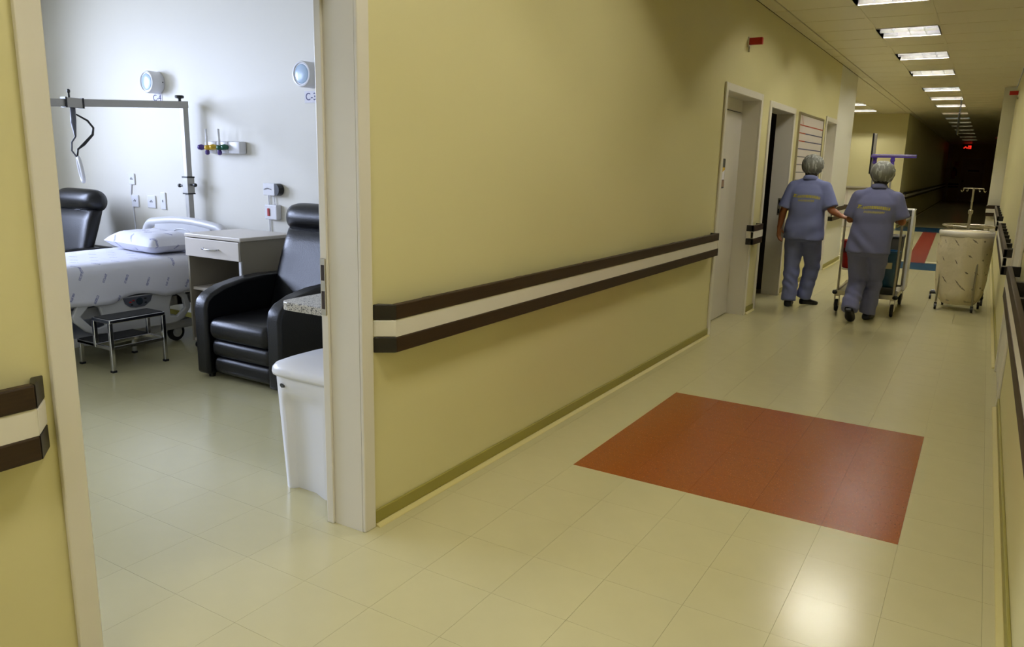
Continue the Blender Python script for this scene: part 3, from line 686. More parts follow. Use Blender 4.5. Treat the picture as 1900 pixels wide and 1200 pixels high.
# headboard: rounded panel with two hand holes
def board_outline(x0, x1, z0, z1, n=7):
    pts = [(x0, z0)]
    r = 0.12
    for i in range(n + 1): a = PI - (PI / 2) * i / n; pts.append((x0 + r + r * math.cos(a), z1 - 0.03 - r + r * math.sin(a)))
    for i in range(1, 6): t = i / 6; pts.append((x0 + r + (x1 - x0 - 2 * r) * t, z1 - 0.03 + 0.03 * math.sin(t * PI)))
    for i in range(n + 1): a = PI / 2 - (PI / 2) * i / n; pts.append((x1 - r + r * math.cos(a), z1 - 0.03 - r + r * math.sin(a)))
    pts.append((x1, z0)); return pts
def bed_end(nm, yc, x0, x1, z1):
    """Panel made of a rim tube-like frame and a centre shield, leaving hand holes at both sides."""
    pts = board_outline(x0, x1, 0.42, z1)
    rim = G().tube([(p[0], yc, p[1]) for p in pts] , 0.037, 12)
    o = rim.build(nm, 'bed_plastic', bed, smooth=True)
    w = x1 - x0
    G().prism([(x0 + 0.02, 0.42), (x0 + 0.02, z1 - 0.25), (x0 + 0.13, z1 - 0.20), (x0 + 0.17, z1 - 0.02), (x0 + 0.3, z1 - 0.005), ((x0 + x1) / 2, z1 + 0.0), (x1 - 0.3, z1 - 0.005), (x1 - 0.17, z1 - 0.02), (x1 - 0.13, z1 - 0.20), (x1 - 0.02, z1 - 0.25), (x1 - 0.02, 0.42)], 'y', yc - 0.03, yc + 0.026).build('centre_shield', 'bed_plastic', o, bev=0.008)
    ring = [((x0 + x1) / 2 + 0.11 * math.cos(2 * PI * i / 28), yc - 0.031, z1 - 0.10 + 0.035 * math.sin(2 * PI * i / 28)) for i in range(28)]
    G().tube(ring, 0.005, 6, closed=True).build('oval_moulding', 'bed_plastic', o, smooth='all')
    return o
bed_end('headboard', 4.09, -6.27, -5.47 + 0.27, 0.905)
bed_end('footboard', 1.97, -6.20, -5.24, 0.86)
# side rail: moulded panel with two looped hand holds
def side_rail(x, s):
    out = [(2.90, 0.44), (2.83, 0.425), (2.785, 0.35), (2.80, 0.31), (2.875, 0.235), (2.93, 0.205), (3.10, 0.185), (3.58, 0.185), (3.65, 0.21), (3.71, 0.28), (3.715, 0.31), (3.69, 0.395), (3.65, 0.425), (3.58, 0.44)]
    hole1 = [(2.905, 0.405), (2.845, 0.345), (2.915, 0.265), (2.965, 0.245), (3.02, 0.255), (2.985, 0.39), (2.95, 0.41)]
    hole2 = [(3.56, 0.40), (3.535, 0.33), (3.535, 0.245), (3.59, 0.235), (3.665, 0.29), (3.65, 0.37), (3.61, 0.405)]
    b = bmesh.new()
    def loop(pts):
        vs = [b.verts.new((0, p[0], p[1])) for p in pts]
        return [b.edges.new((vs[i], vs[(i + 1) % len(vs)])) for i in range(len(vs))]
    es = loop(out) + loop(hole1) + loop(hole2)
    bmesh.ops.triangle_fill(b, use_beauty=True, use_dissolve=False, edges=es)
    r = bmesh.ops.extrude_face_region(b, geom=b.faces[:])
    for e in r['geom']:
        if isinstance(e, bmesh.types.BMVert): e.co.x += 0.030
    for v in b.verts: v.co.x += x - 0.015; v.co.y += 0.034; v.co.z -= 0.012
    g = G().bm(b)
    return g.build('side_rail', 'bed_plastic', bed, bev=0.008)
sr = side_rail(-5.258, 1); side_rail(-6.182, -1)
cp = [(3.195, 0.420), (3.205, 0.380), (3.24, 0.350), (3.29, 0.340), (3.36, 0.345), (3.405, 0.375), (3.425, 0.420)]
cf = G().prism(cp, 'x', -5.243, -5.236).build('control_panel', 'panel_dark', sr)
cf['label'] = 'dark grey bed control panel'
G().lathe([(0.002, 0), (0.026, 0), (0.026, 0.006), (0.002, 0.006)], (-5.236, 3.315, 0.385), 18, 'x').build('control_dial', mat('teal_button', (24, 40, 52), 0.4), sr)
for (yy, zz, m_) in ((3.365, 0.400, 'black_plastic'), (3.365, 0.370, 'black_plastic'), (3.27, 0.395, 'red_plastic'), (3.245, 0.385, 'red_plastic'), (3.255, 0.365, 'black_plastic')):
    G().rbox(-5.237, -5.232, yy - 0.009, yy + 0.009, zz - 0.005, zz + 0.005, 0.002, 1).build('button', m_, sr)
# ---- pillow
g = G(); n, m_ = 26, 18
px, py, pz = -5.70, 3.77, 0.70
ca, sa = math.cos(-0.10), math.sin(-0.10)
for side in (1, -1):
    for i in range(n + 1):
        for j in range(m_ + 1):
            u = -1 + 2 * i / n; v = -1 + 2 * j / m_
            e = (1 - u ** 4) * (1 - v ** 4); h = 0.095 * (max(e, 0) ** 0.5)
            pin = 1 - 0.05 * (1 - u * u) - 0.0; pin2 = 1 - 0.07 * (1 - v * v)
            x = u * 0.37 * pin2; y = v * 0.22 * pin
            z = pz + 0.055 + (h if side > 0 else -h * 0.75) + 0.012 * mnoise.noise(Vector((x * 9, y * 9, side * 3))) * e
            g.v.append(Vector((px + x * ca - y * sa, py + x * sa + y * ca, max(z, 0.692))))
k = (n + 1) * (m_ + 1)
for s0 in (0, k):
    for i in range(n):
        for j in range(m_):
            a = s0 + i * (m_ + 1) + j; g.f.append((a, a + 1, a + m_ + 2, a + m_ + 1))
tag(g.build('pillow', 'sheet', None, smooth='all'), 'white printed pillow at the head of the hospital bed', 'pillow')
# ---- trapeze pole with hanging grip
tp = thing('trapeze_pole', 'grey metal trapeze pole with horizontal arm rising over the bed head', 'trapeze pole', (-5.74, 4.135, 0))
PX, PY = -5.735, 4.155
G().box(PX - 0.024, PX + 0.024, PY - 0.024, PY + 0.024, 0.30, 1.83).build('post', 'alu', tp, bev=0.004)
def arm_z(y): return 1.855 - (4.155 - y) * 0.058
G().add([(PX - .022, 1.98, arm_z(1.98) - .027), (PX + .022, 1.98, arm_z(1.98) - .027), (PX + .022, 4.185, arm_z(4.185) - .027), (PX - .022, 4.185, arm_z(4.185) - .027),
         (PX - .022, 1.98, arm_z(1.98) + .027), (PX + .022, 1.98, arm_z(1.98) + .027), (PX + .022, 4.185, arm_z(4.185) + .027), (PX - .022, 4.185, arm_z(4.185) + .027)],
        [(0, 3, 2, 1), (4, 5, 6, 7), (0, 1, 5, 4), (1, 2, 6, 5), (2, 3, 7, 6), (3, 0, 4, 7)]).build('arm', 'alu', tp, bev=0.003)
G().lathe([(0.012, 1.87), (0.012, 1.90), (0.034, 1.905), (0.036, 1.92), (0.030, 1.926)], (PX, 4.12, 0), 16).build('top_knob', 'black_plastic', tp)
G().box(PX - 0.034, PX + 0.034, PY - 0.034, PY + 0.034, 1.13, 1.27).build('clamp', 'alu', tp, bev=0.004)
G().box(PX - 0.036, PX + 0.036, PY - 0.036, PY + 0.036, 1.262, 1.274).box(PX - 0.036, PX + 0.036, PY - 0.036, PY + 0.036, 1.126, 1.138).build('clamp_gasket', 'black_plastic', tp)
G().tube([(PX - 0.035, PY, 1.195), (PX - 0.11, PY, 1.195)], 0.008, 8).ell((PX - 0.12, PY, 1.195), 0.02, 0.016, 0.016, 10, 8).build('clamp_screw', 'black_plastic', tp)
G().tube([(PX + 0.035, PY, 1.205), (PX + 0.09, PY - 0.01, 1.205)], 0.008, 8).ell((PX + 0.10, PY - 0.01, 1.205), 0.018, 0.016, 0.016, 10, 8).build('clamp_screw', 'black_plastic', tp)
G().box(PX - 0.04, PX + 0.04, 4.13, 4.16, 0.34, 0.40).build('bed_socket', 'bed_dark', tp)
gy = 3.235; gz = arm_z(gy)
tg = thing('trapeze_grip', 'hanging trapeze grip on a black strap below the metal arm', 'grip handle', (PX, gy, 1.24))
G().box(PX - 0.03, PX + 0.03, gy - 0.06, gy + 0.06, gz - 0.034, gz + 0.034).build('slider', 'alu', tg, bev=0.003)
for yy in (gy - 0.066, gy + 0.058): G().box(PX - 0.033, PX + 0.033, yy, yy + 0.012, gz - 0.037, gz + 0.037).build('slider_rim', 'black_plastic', tg)
G().tube([(PX, gy - 0.02, gz + 0.03), (PX, gy - 0.02, gz + 0.075)], 0.007, 8).ell((PX, gy - 0.02, gz + 0.08), 0.012, 0.012, 0.016, 10, 8).build('stop_pin', 'black_plastic', tg)
G().tube([(PX, gy, gz - 0.03), (PX, gy - 0.005, gz - 0.14), (PX, gy + 0.0, gz - 0.24), (PX, gy - 0.03, gz - 0.28), (PX, gy - 0.035, gz - 0.34), (PX, gy, gz - 0.39)], [0.018, 0.020, 0.007, 0.006, 0.006, 0.006], 8).build('strap', 'panel_dark', tg, smooth='all')
G().tube([(PX, gy + 0.02, gz - 0.08), (PX, gy + 0.10, gz - 0.12), (PX, gy + 0.14, gz - 0.17), (PX, gy + 0.13, gz - 0.22), (PX, gy + 0.06, gz - 0.29), (PX, gy + 0.01, gz - 0.33), (PX, gy, gz - 0.39)], [0.006, 0.008, 0.008, 0.010, 0.012, 0.007, 0.006], 8).build('strap_loop', 'black_plastic', tg, smooth='all')
pts = [(PX - 0.045 * math.sin(a) * (1 if a < PI else 1), gy + 0.006 + 0.024 * math.sin(a) * 0.7 + 0.012 * (1 - math.cos(a)), gz - 0.475 + 0.088 * math.cos(a)) for a in [2 * PI * i / 20 for i in range(20)]]
G().tube(pts, 0.013, 10, closed=True).build('handle', 'plug_white', tg, smooth='all')
# ---- two-step stool
st = thing('step_stool', 'chrome two-step stool with black rubber treads beside the bed', 'step stool', (-5.05, 3.06, 0))
y0, y1 = 2.86, 3.25
def tread(nm, xa, xb, z):
    G().box(xa, xb, y0 - 0.01, y1 + 0.01, z - 0.03, z - 0.004).build(nm + '_frame', 'chrome', st, bev=0.004)
    G().box(xa + 0.012, xb - 0.012, y0, y1, z - 0.006, z).build(nm, 'rubber', st)
tread('upper_tread', -5.06, -4.855, 0.365); tread('lower_tread', -5.27, -5.03, 0.185)
for (xx, yy, h) in ((-4.868, y0, 0.34), (-4.868, y1, 0.34), (-5.05, y0, 0.34), (-5.05, y1, 0.34), (-5.255, y0 + 0.01, 0.165), (-5.255, y1 + 0.01, 0.165)):
    z0 = 0.155 if abs(xx + 5.05) < 0.01 else 0.0
    lg = G().box(xx - 0.0125, xx + 0.0125, yy - 0.0125, yy + 0.0125, z0 + (0.012 if z0 == 0 else 0), h).build('leg', 'chrome', st, bev=0.003)
    if z0 == 0: G().box(xx - 0.015, xx + 0.015, yy - 0.015, yy + 0.015, 0, 0.014).build('rubber_foot', 'rubber', lg)
G().box(-5.26, -4.86, y0 - 0.01, y0 + 0.01, 0.155, 0.175).box(-5.26, -4.86, y1 - 0.01, y1 + 0.01, 0.155, 0.175).build('side_bar', 'chrome', st)
G().box(-4.878, -4.858, y0, y1, 0.155, 0.175).build('cross_bar', 'chrome', st)
# ---- bedside cabinet on castors
bc = thing('bedside_cabinet', 'white and grey bedside cabinet with drawer, between bed and recliner', 'cabinet', (-4.76, 3.86, 0))
cx0, cx1, cy0, cy1 = -5.055, -4.455, 3.615, 4.12
G().rbox(cx0 - 0.012, cx1 + 0.012, cy0 - 0.012, cy1, 0.855, 0.882, 0.006, 2).build('top', 'melamine', bc)
G().box(cx0, cx0 + 0.018, cy0, cy1, 0.06, 0.855).build('side_panel', 'melamine_grey', bc)
G().box(cx1 - 0.018, cx1, cy0, cy1, 0.06, 0.855).build('side_panel', 'melamine_grey', bc)
G().box(cx0, cx1, cy1 - 0.015, cy1, 0.06, 0.855).build('back_panel', 'melamine_grey', bc)
G().box(cx0 + 0.018, cx1 - 0.018, cy0 + 0.02, cy1 - 0.015, 0.455, 0.475).build('shelf', 'melamine', bc)
G().box(cx0 + 0.018, cx1 - 0.018, cy0 + 0.005, cy1 - 0.015, 0.06, 0.08).build('bottom_panel', 'melamine', bc)
dr = G().box(cx0 + 0.003, cx1 - 0.003, cy0 - 0.018, cy0, 0.715, 0.850).build('drawer_front', 'melamine', bc, bev=0.003)
G().tube([(-4.84, cy0 - 0.018, 0.783), (-4.83, cy0 - 0.042, 0.782), (-4.76, cy0 - 0.050, 0.780), (-4.68, cy0 - 0.042, 0.782), (-4.67, cy0 - 0.018, 0.783)], 0.006, 8).build('drawer_handle', 'chrome', dr, smooth='all')
G().box(cx0 + 0.02, cx1 - 0.02, cy0, cy1 - 0.05, 0.715, 0.72).build('drawer_bottom', 'melamine_grey', bc)
G().box(cx1 - 0.020, cx1 + 0.002, cy0 - 0.006, cy0 + 0.004, 0.60, 0.715).build('corner_edging', 'plug_white', bc)
for (xx, yy) in ((cx0 + 0.03, cy0 + 0.03), (cx1 - 0.03, cy0 + 0.03), (cx0 + 0.03, cy1 - 0.04), (cx1 - 0.03, cy1 - 0.04)):
    G().lathe([(0.012, -0.014), (0.026, -0.012), (0.026, 0.012), (0.012, 0.014)], (xx, yy, 0.026), 14, 'x').box(xx - 0.008, xx + 0.008, yy - 0.008, yy + 0.008, 0.03, 0.06).build('castor', 'black_plastic', bc)
# ---- pedal-less waste bin with concave front
bn = thing('waste_bin', 'white plastic waste bin with domed lid inside the bedroom doorway', 'waste bin', (-2.345, 2.36, 0))
def bin_ring(z, sc, bulge=0.0, dent=1.0):
    hx, hy = 0.214 * sc, 0.170 * sc; ring = []
    for j in range(64):
        a = 2 * PI * j / 64; ca, sa = math.cos(a), math.sin(a)
        x = math.copysign(abs(ca) ** 0.36, ca) * hx; y = math.copysign(abs(sa) ** 0.36, sa) * hy
        if dent and y < -hy * 0.9:
            q = (x + 0.035) / hx
            d = max(0, min(1, (0.50 - abs(q)) / 0.16)); y += 0.030 * dent * d * d * (3 - 2 * d)
        ring.append(Vector((-2.358 + x, 2.372 + y, z)))
    return ring
rings = [bin_ring(z, 0.875 + 0.125 * z / 0.53, dent=min(1, max(0, (0.46 - z) / 0.05))) for z in (0.0, 0.01, 0.1, 0.2, 0.3, 0.38, 0.41, 0.43, 0.445, 0.46, 0.50, 0.53)]
G().loft(rings).build('body', 'bin_white', bn, smooth=True)
rings = [bin_ring(0.525, 1.03, dent=0), bin_ring(0.525, 1.06, dent=0), bin_ring(0.538, 1.075, dent=0), bin_ring(0.556, 1.06, dent=0), bin_ring(0.572, 1.0, dent=0), bin_ring(0.590, 0.80, dent=0), bin_ring(0.602, 0.5, dent=0), bin_ring(0.606, 0.1, dent=0)]
ld = G().loft(rings).build('lid', 'bin_white', bn, smooth='all')
G().rbox(-2.30, -2.20, 2.32, 2.36, 0.598, 0.608, 0.004, 2).build('lid_grip', 'bin_white', ld)
G().prism([(-2.497, 0.492), (-2.478, 0.487), (-2.475, 0.478), (-2.488, 0.476), (-2.497, 0.482)], 'y', 2.196, 2.206).build('moulded_logo', 'grey_plastic', bn)
# ---- granite shelf on the doorway wall
gs = thing('granite_shelf', 'grey granite shelf with rounded corner over the waste bin', 'shelf', (-2.28, 2.7, 0.83))
poly = [(XI, 2.165), (-2.40, 2.165), (-2.428, 2.172), (-2.448, 2.19), (-2.455, 2.22), (-2.455, 3.05), (XI, 3.05)]
G().prism(poly, 'z', 0.83, 0.865).build('slab', 'granite', gs, bev=0.004)
for yy in (2.5, 2.95): G().prism([(XI, 0.83), (-2.36, 0.83), (XI, 0.60)], 'y', yy, yy + 0.03).build('bracket', 'steel', gs)
# ---- things on the head wall
def wall_lamp(label, x, z):
    r = thing('wall_lamp', label, 'wall lamp', (x, YH, z), 'round wall lamps over the beds')
    G().lathe([(0.090, 0.0), (0.092, -0.004), (0.092, -0.105), (0.088, -0.115), (0.078, -0.117), (0.074, -0.110)], (x, YH, z), 32, 'y').build('housing', 'plug_white', r, smooth=True)
    G().lathe([(0.075, -0.108), (0.060, -0.113), (0.030, -0.117), (0.004, -0.118)], (x, YH, z), 28, 'y').build('glass', 'glass_blue', r, smooth='all')
    G().ell((x + 0.092, YH - 0.02, z), 0.005, 0.005, 0.005, 8, 6).build('screw', 'black_plastic', r)
wall_lamp('round white wall lamp above the bed head, over the C-4 card', -6.19, 2.05)
wall_lamp('round white wall lamp half hidden by the door frame, over the C-3 card', -4.345, 2.045)
def card(label, body, x, z, w, h):
    r = thing('bed_card', label, 'sign', (x, YH, z))
    G().box(x - w / 2, x + w / 2, YH - 0.003, YH, z - h / 2, z + h / 2).build('paper', 'paper', r)
    text('lettering', body, 0.075, Matrix.Translation((x, YH - 0.0035, z)) @ Matrix.Rotation(PI / 2, 4, 'X'), 'ink', r)
card('small white card reading C-4 under the left wall lamp', 'C-4', -6.215, 1.925, 0.135, 0.085)
card('small white card reading C-3 under the right wall lamp', 'C-3', -4.365, 1.893, 0.135, 0.085)
gp = thing('gas_panel', 'white medical gas outlet panel with coloured valves on the wall', 'gas panel', (-5.31, YH, 1.465))
for i, (xa, xb) in enumerate(((-5.53, -5.385), (-5.385, -5.24), (-5.24, -5.10))):
    G().rbox(xa + 0.002, xb - 0.002, YH - 0.075, YH, 1.468, 1.565, 0.012, 2).build('cover', 'plug_white', gp, smooth=True)
for (xx, m_, zz) in ((-5.555, 'purple_dark', 1.515), (-5.468, 'yellow_plastic', 1.513), (-5.405, 'yellow_plastic', 1.518), (-5.32, 'green_plastic', 1.515), (-5.262, 'green_plastic', 1.518)):
    G().lathe([(0.004, -0.075), (0.020, -0.08), (0.024, -0.10), (0.018, -0.125), (0.006, -0.13)], (xx + 0.02, YH, zz), 12, 'y').build('valve', m_, gp, smooth='all')
for xx in (-5.447, -5.295):
    G().tube([(xx, YH - 0.11, 1.50), (xx - 0.004, YH - 0.11, 1.66)], [0.011, 0.009], 10).build('flow_tube', 'plug_white', gp, smooth='all')
    G().lathe([(0.006, 1.455), (0.016, 1.46), (0.018, 1.48), (0.012, 1.495)], (xx, YH - 0.11, 0), 12).build('outlet_knob', 'purple_dark', gp)
def plate(nm, label, x, z, w, h, d=0.012, extra=None, cat='socket'):
    r = thing(nm, label, cat, (x, YH, z - h / 2))
    G().rbox(x - w / 2, x + w / 2, YH - d, YH, z - h / 2, z + h / 2, min(0.006, d / 3), 2).build('plate', 'plug_white', r)
    if extra: extra(r)
    return r
def holes(x, z): return lambda r: [G().lathe([(0.006, -0.014), (0.001, -0.014)], (x + dx, YH, z + dz), 8, 'y').build('socket_hole', 'black_plastic', r) for dx, dz in ((-0.012, 0), (0.012, 0), (0, 0.01))]
plate('wall_socket', 'white socket plate on the wall, highest left of the bed head', -6.668, 1.224, 0.085, 0.10, extra=holes(-6.668, 1.224))
plate('wall_socket', 'white socket plate with a cable, below the highest one', -6.64, 1.028, 0.10, 0.11, extra=holes(-6.64, 1.028))
plate('wall_socket', 'white square socket plate, middle of the low row', -6.394, 1.031, 0.115, 0.11, extra=holes(-6.394, 1.031))
plate('wall_socket', 'narrow white switch plate, right end of the low row', -6.225, 1.045, 0.07, 0.15, extra=lambda r: G().box(-6.228, -6.222, YH - 0.016, YH - 0.011, 1.035, 1.055).build('button', 'line_grey', r))
tag(G().tube([(-6.68, YH - 0.006, 1.175), (-6.70, YH - 0.006, 1.09), (-6.68, YH - 0.006, 0.97), (-6.66, YH - 0.006, 0.5), (-6.64, YH - 0.006, 0.1)], 0.005, 6).build('wall_cable', 'plug_white', None), 'thin white cable down the wall left of the bed head', 'cable')
ds = plate('soap_dispenser', 'small white wall unit with dark end above the red-switch box', -4.80, 1.20, 0.13, 0.095, 0.06, cat='wall unit')
G().lathe([(0.047, -0.058), (0.047, -0.004)], (-4.735, YH, 1.20), 20, 'y').build('end_cap', 'black_plastic', ds)
G().tube([(-4.85, YH - 0.063, 1.20), (-4.81, YH - 0.066, 1.21), (-4.77, YH - 0.063, 1.20)], 0.003, 6).build('slot', 'line_grey', ds)
sw = plate('call_switch', 'white wall box with a red switch beside the recliner', -4.80, 1.022, 0.135, 0.115, 0.05, cat='switch')
G().rbox(-4.832, -4.808, YH - 0.058, YH - 0.049, 0.992, 1.052, 0.003, 1).build('rocker', 'red_plastic', sw)
tag(G().tube([(-4.86, YH - 0.01, 1.16), (-4.86, YH - 0.01, 0.75), (-4.85, YH - 0.01, 0.45)], 0.005, 6).tube([(-4.80, YH - 0.012, 1.16), (-4.79, YH - 0.012, 1.075)], 0.004, 6).build('wall_cable', 'plug_white', None), 'thin white cable below the wall unit, right of the cabinet', 'cable')

# ------------------------------------------------------------------ laundry hampers and drip stand by the right wall
def hamper(label, cx, cy, R, zr, bag, group='round laundry hampers'):
    r = thing('laundry_hamper', label, 'laundry hamper', (cx, cy, 0), group)
    ring = [(cx + R * math.cos(2 * PI * i / 40), cy + R * math.sin(2 * PI * i / 40), zr) for i in range(40)]
    G().tube(ring, 0.011, 8, closed=True).build('ring', 'steel', r, smooth='all')
    lo = [(cx + R * 0.72 * math.cos(2 * PI * i / 32), cy + R * 0.72 * math.sin(2 * PI * i / 32), 0.11) for i in range(32)]
    G().tube(lo, 0.009, 8, closed=True).build('lower_ring', 'steel', r, smooth='all')
    for i in range(4):
        a = 2 * PI * i / 4 + 0.62; x, y = cx + R * math.cos(a), cy + R * math.sin(a); xb, yb = cx + R * 1.0 * math.cos(a), cy + R * 1.0 * math.sin(a)
        x, y = cx + R * 0.97 * math.cos(a), cy + R * 0.97 * math.sin(a)
        pt = [(x, y, zr), (x, y, 0.3), (xb, yb, 0.07)]
        G().tube(pt, 0.010, 8).build('post', 'steel', r, smooth=True)
        c = G().lathe([(0.012, -0.012), (0.030, -0.010), (0.030, 0.010), (0.012, 0.012)], (xb, yb, 0.030), 14, 'x').build('castor', 'black_plastic', r)
        G().box(xb - 0.014, xb + 0.014, yb - 0.012, yb + 0.012, 0.03, 0.075).build('castor_fork', 'black_plastic', c)
    if bag:
        rings = []
        for i in range(15):
            t = i / 14; z = zr + 0.005 - (zr - 0.06) * t
            sc = R * (1.03 - 0.20 * max(0, t - 0.25) ** 1.2 * 1.3 - (0.0 if t < 0.9 else (t - 0.9) * 2.0))
            ringp = []
            for j in range(56):
                a = 2 * PI * j / 56
                f = 1 + 0.05 * math.sin(a * 7 + 3 * mnoise.noise(Vector((a, t * 2, 0)))) * min(1, t * 2.5) + 0.03 * mnoise.noise(Vector((math.cos(a) * 3, math.sin(a) * 3, t * 4)))
                ringp.append(Vector((cx + sc * f * math.cos(a), cy + sc * f * math.sin(a), z)))
            rings.append(ringp)
        bgm = G().loft(rings).build('bag', 'bagcloth', r, smooth='all')
        band = [[Vector((cx + (R + d) * math.cos(2 * PI * j / 48), cy + (R + d) * math.sin(2 * PI * j / 48), z)) for j in range(48)] for d, z in ((0.0, zr + 0.014), (0.014, zr + 0.010), (0.016, zr - 0.02), (0.010, zr - 0.045), (0.0, zr - 0.048))]
        G().loft(band, cap=False).build('rim_band', 'rail_white', bgm, smooth='all')
    return r
hamper('round steel laundry hamper with printed cream bag by the right wall', -0.115, 9.53, 0.245, 0.835, True)
hamper('bare steel hamper frame standing behind the bagged one', -0.125, 10.68, 0.265, 0.835, False)
iv = thing('drip_stand', 'steel drip stand with four hooks and black wheeled base behind the hampers', 'drip stand', (-0.12, 9.98, 0))
IX, IY = -0.118, 10.11
G().tube([(IX, IY, 0.08), (IX, IY, 1.02)], 0.014, 10).build('pole', 'steel', iv, smooth=True)
G().tube([(IX, IY, 1.0), (IX, IY, 1.29)], 0.009, 10).build('inner_pole', 'steel', iv, smooth=True)
G().lathe([(0.02, 1.0), (0.024, 1.01), (0.024, 1.04), (0.016, 1.05)], (IX, IY, 0), 14).build('clamp', 'steel', iv)
G().tube([(IX - 0.10, IY, 1.285), (IX + 0.10, IY, 1.285)], 0.006, 8).build('cross_bar', 'steel', iv)
for dx in (-0.10, -0.055, 0.055, 0.10):
    G().tube([(IX + dx * 0.95, IY, 1.285), (IX + dx, IY, 1.255), (IX + dx * 1.12, IY, 1.245), (IX + dx * 1.22, IY, 1.262)], 0.004, 6).build('hook', 'steel', iv)
for i in range(5):
    a = 2 * PI * i / 5 + PI; ex_, ey_ = IX + 0.285 * math.cos(a), IY + 0.285 * math.sin(a)
    lg = G().tube([(IX, IY, 0.105), (ex_, ey_, 0.085)], [0.032, 0.026], 8).build('leg', 'black_plastic', iv, smooth=True)
    G().lathe([(0.01, -0.012), (0.032, -0.010), (0.032, 0.010), (0.01, 0.012)], (ex_, ey_, 0.032), 14, 'x').box(ex_ - 0.01, ex_ + 0.01, ey_ - 0.01, ey_ + 0.01, 0.03, 0.09).build('castor', 'black_plastic', lg)

# ------------------------------------------------------------------ cleaning cart
CX0, CX1, CY0, CY1 = -1.19, -0.665, 8.50, 9.38
ct = thing('cleaning_cart', 'steel cleaning cart pushed along by the two walkers', 'cart', ((CX0 + CX1) / 2, (CY0 + CY1) / 2, 0))
G().rbox(CX0 - 0.02, CX1 + 0.02, CY0, CY1, 0.185, 0.205, 0.004, 1).build('platform', 'steel', ct)
fr = G()
for (a, b_, c, d) in ((CX0 - 0.025, CX1 + 0.025, CY0 - 0.015, CY0 + 0.01), (CX0 - 0.025, CX1 + 0.025, CY1 - 0.01, CY1 + 0.015), (CX0 - 0.03, CX0 - 0.005, CY0, CY1), (CX1 + 0.005, CX1 + 0.03, CY0, CY1)): fr.box(a, b_, c, d, 0.18, 0.225)
fr.build('platform_rim', 'steel', ct)
for (x, y) in ((CX0, CY0), (CX1, CY0), (CX0, CY1), (CX1, CY1)):
    G().lathe([(0.018, 0), (0.028, 0.01), (0.028, 0.03), (0.018, 0.04)], (x - 0.02 if x == CX0 else x + 0.02, y, 0.185), 12).build('corner_bumper', 'rubber', ct)
    c = G().lathe([(0.02, -0.016), (0.060, -0.014), (0.066, 0), (0.060, 0.014), (0.02, 0.016)], (x, y + 0.03, 0.066), 18, 'x').build('wheel', 'rubber', ct, smooth=True)
    G().box(x - 0.024, x - 0.018, y, y + 0.06, 0.06, 0.185).box(x + 0.018, x + 0.024, y, y + 0.06, 0.06, 0.185).box(x - 0.024, x + 0.024, y, y + 0.06, 0.165, 0.185).build('caster_fork', 'steel', c)
    G().tube([(x, y + 0.02, 0.2), (x, y + 0.02, 0.965)], 0.011, 10).build('post', 'steel', ct, smooth=True)
G().tube([(CX0, CY0 + 0.02, 0.965), (CX0 + 0.03, CY0 - 0.01, 0.985), (CX1 - 0.03, CY0 - 0.01, 0.985), (CX1, CY0 + 0.02, 0.965)], 0.012, 10).build('push_handle', 'steel', ct, smooth=True)
G().tube([(CX0, CY1 + 0.02, 0.965), (CX1, CY1 + 0.02, 0.965)], 0.011, 10).tube([(CX0, CY0 + 0.02, 0.96), (CX0, CY1 + 0.02, 0.96)], 0.009, 8).tube([(CX1, CY0 + 0.02, 0.96), (CX1, CY1 + 0.02, 0.96)], 0.009, 8).build('top_rail', 'steel', ct)
G().rbox(CX0 + 0.01, CX0 + 0.24, CY0 + 0.05, CY1 - 0.2, 0.44, 0.455, 0.004, 1).build('half_shelf', 'steel', ct)
G().tube([(CX0 + 0.22, CY0 + 0.08, 0.2), (CX0 + 0.22, CY0 + 0.08, 0.44)], 0.012, 8).build('shelf_post', 'steel', ct)
G().rbox(CX1 + 0.03, CX1 + 0.055, 9.12, 9.44, 0.20, 1.06, 0.006, 1).build('side_board', 'bin_white', ct)
G().rbox(CX0 + 0.10, CX1 + 0.055, 9.30, 9.44, 0.98, 1.06, 0.006, 1).build('top_tray', 'trim_white', ct)
G().rbox(CX1 - 0.06, CX1 + 0.03, 9.26, 9.31, 0.99, 1.05, 0.006, 1).build('tray_pocket', 'grey_plastic', ct)
def bucket(label, m_, cx, cy, z, rb, rt_, h, extra=None):
    r = thing('bucket', label, 'bucket', (cx, cy, z))
    b = G().lathe([(rb * 0.96, z), (rb, z + 0.006), (rt_, z + h - 0.02), (rt_ + 0.012, z + h - 0.018), (rt_ + 0.012, z + h), (rt_ - 0.004, z + h), (rt_ - 0.01, z + h - 0.03), (0.01, z + h - 0.05)], (cx, cy, 0), 28).build('shell', m_, r, smooth=True)
    G().tube([(cx - rt_ * math.cos(t * PI / 8) - 0.0, cy + 0.02, z + h - 0.04 + 0.3 * rt_ * math.sin(t * PI / 8) * 0.4) for t in range(9)], 0.004, 6).build('bail_handle', 'steel', r)
    if extra: extra(r, b)
    return r
bucket('red bucket with a dark band on the left shelf of the cleaning cart', 'red_plastic', CX0 + 0.085, 8.64, 0.456, 0.088, 0.105, 0.285,
       lambda r, b: G().lathe([(0.103, 0.615), (0.1055, 0.615), (0.1075, 0.665), (0.105, 0.665)], (CX0 + 0.085, 8.64, 0), 28).build('band', mat('dark_red_band', (96, 18, 14), 0.5), r))
bl = bucket('blue bucket with a pale label low on the cleaning cart', 'blue_plastic', -0.80, 8.78, 0.28, 0.115, 0.13, 0.37,
       lambda r, b: G().add([(-0.80 + 0.1285 * math.sin(a), 8.78 - 0.1285 * math.cos(a), z) for a in (-0.1, 0.15, 0.4, 0.65) for z in (0.47, 0.535)],
                            [(0, 2, 3, 1), (2, 4, 5, 3), (4, 6, 7, 5)]).build('label_patch', 'steel', r))
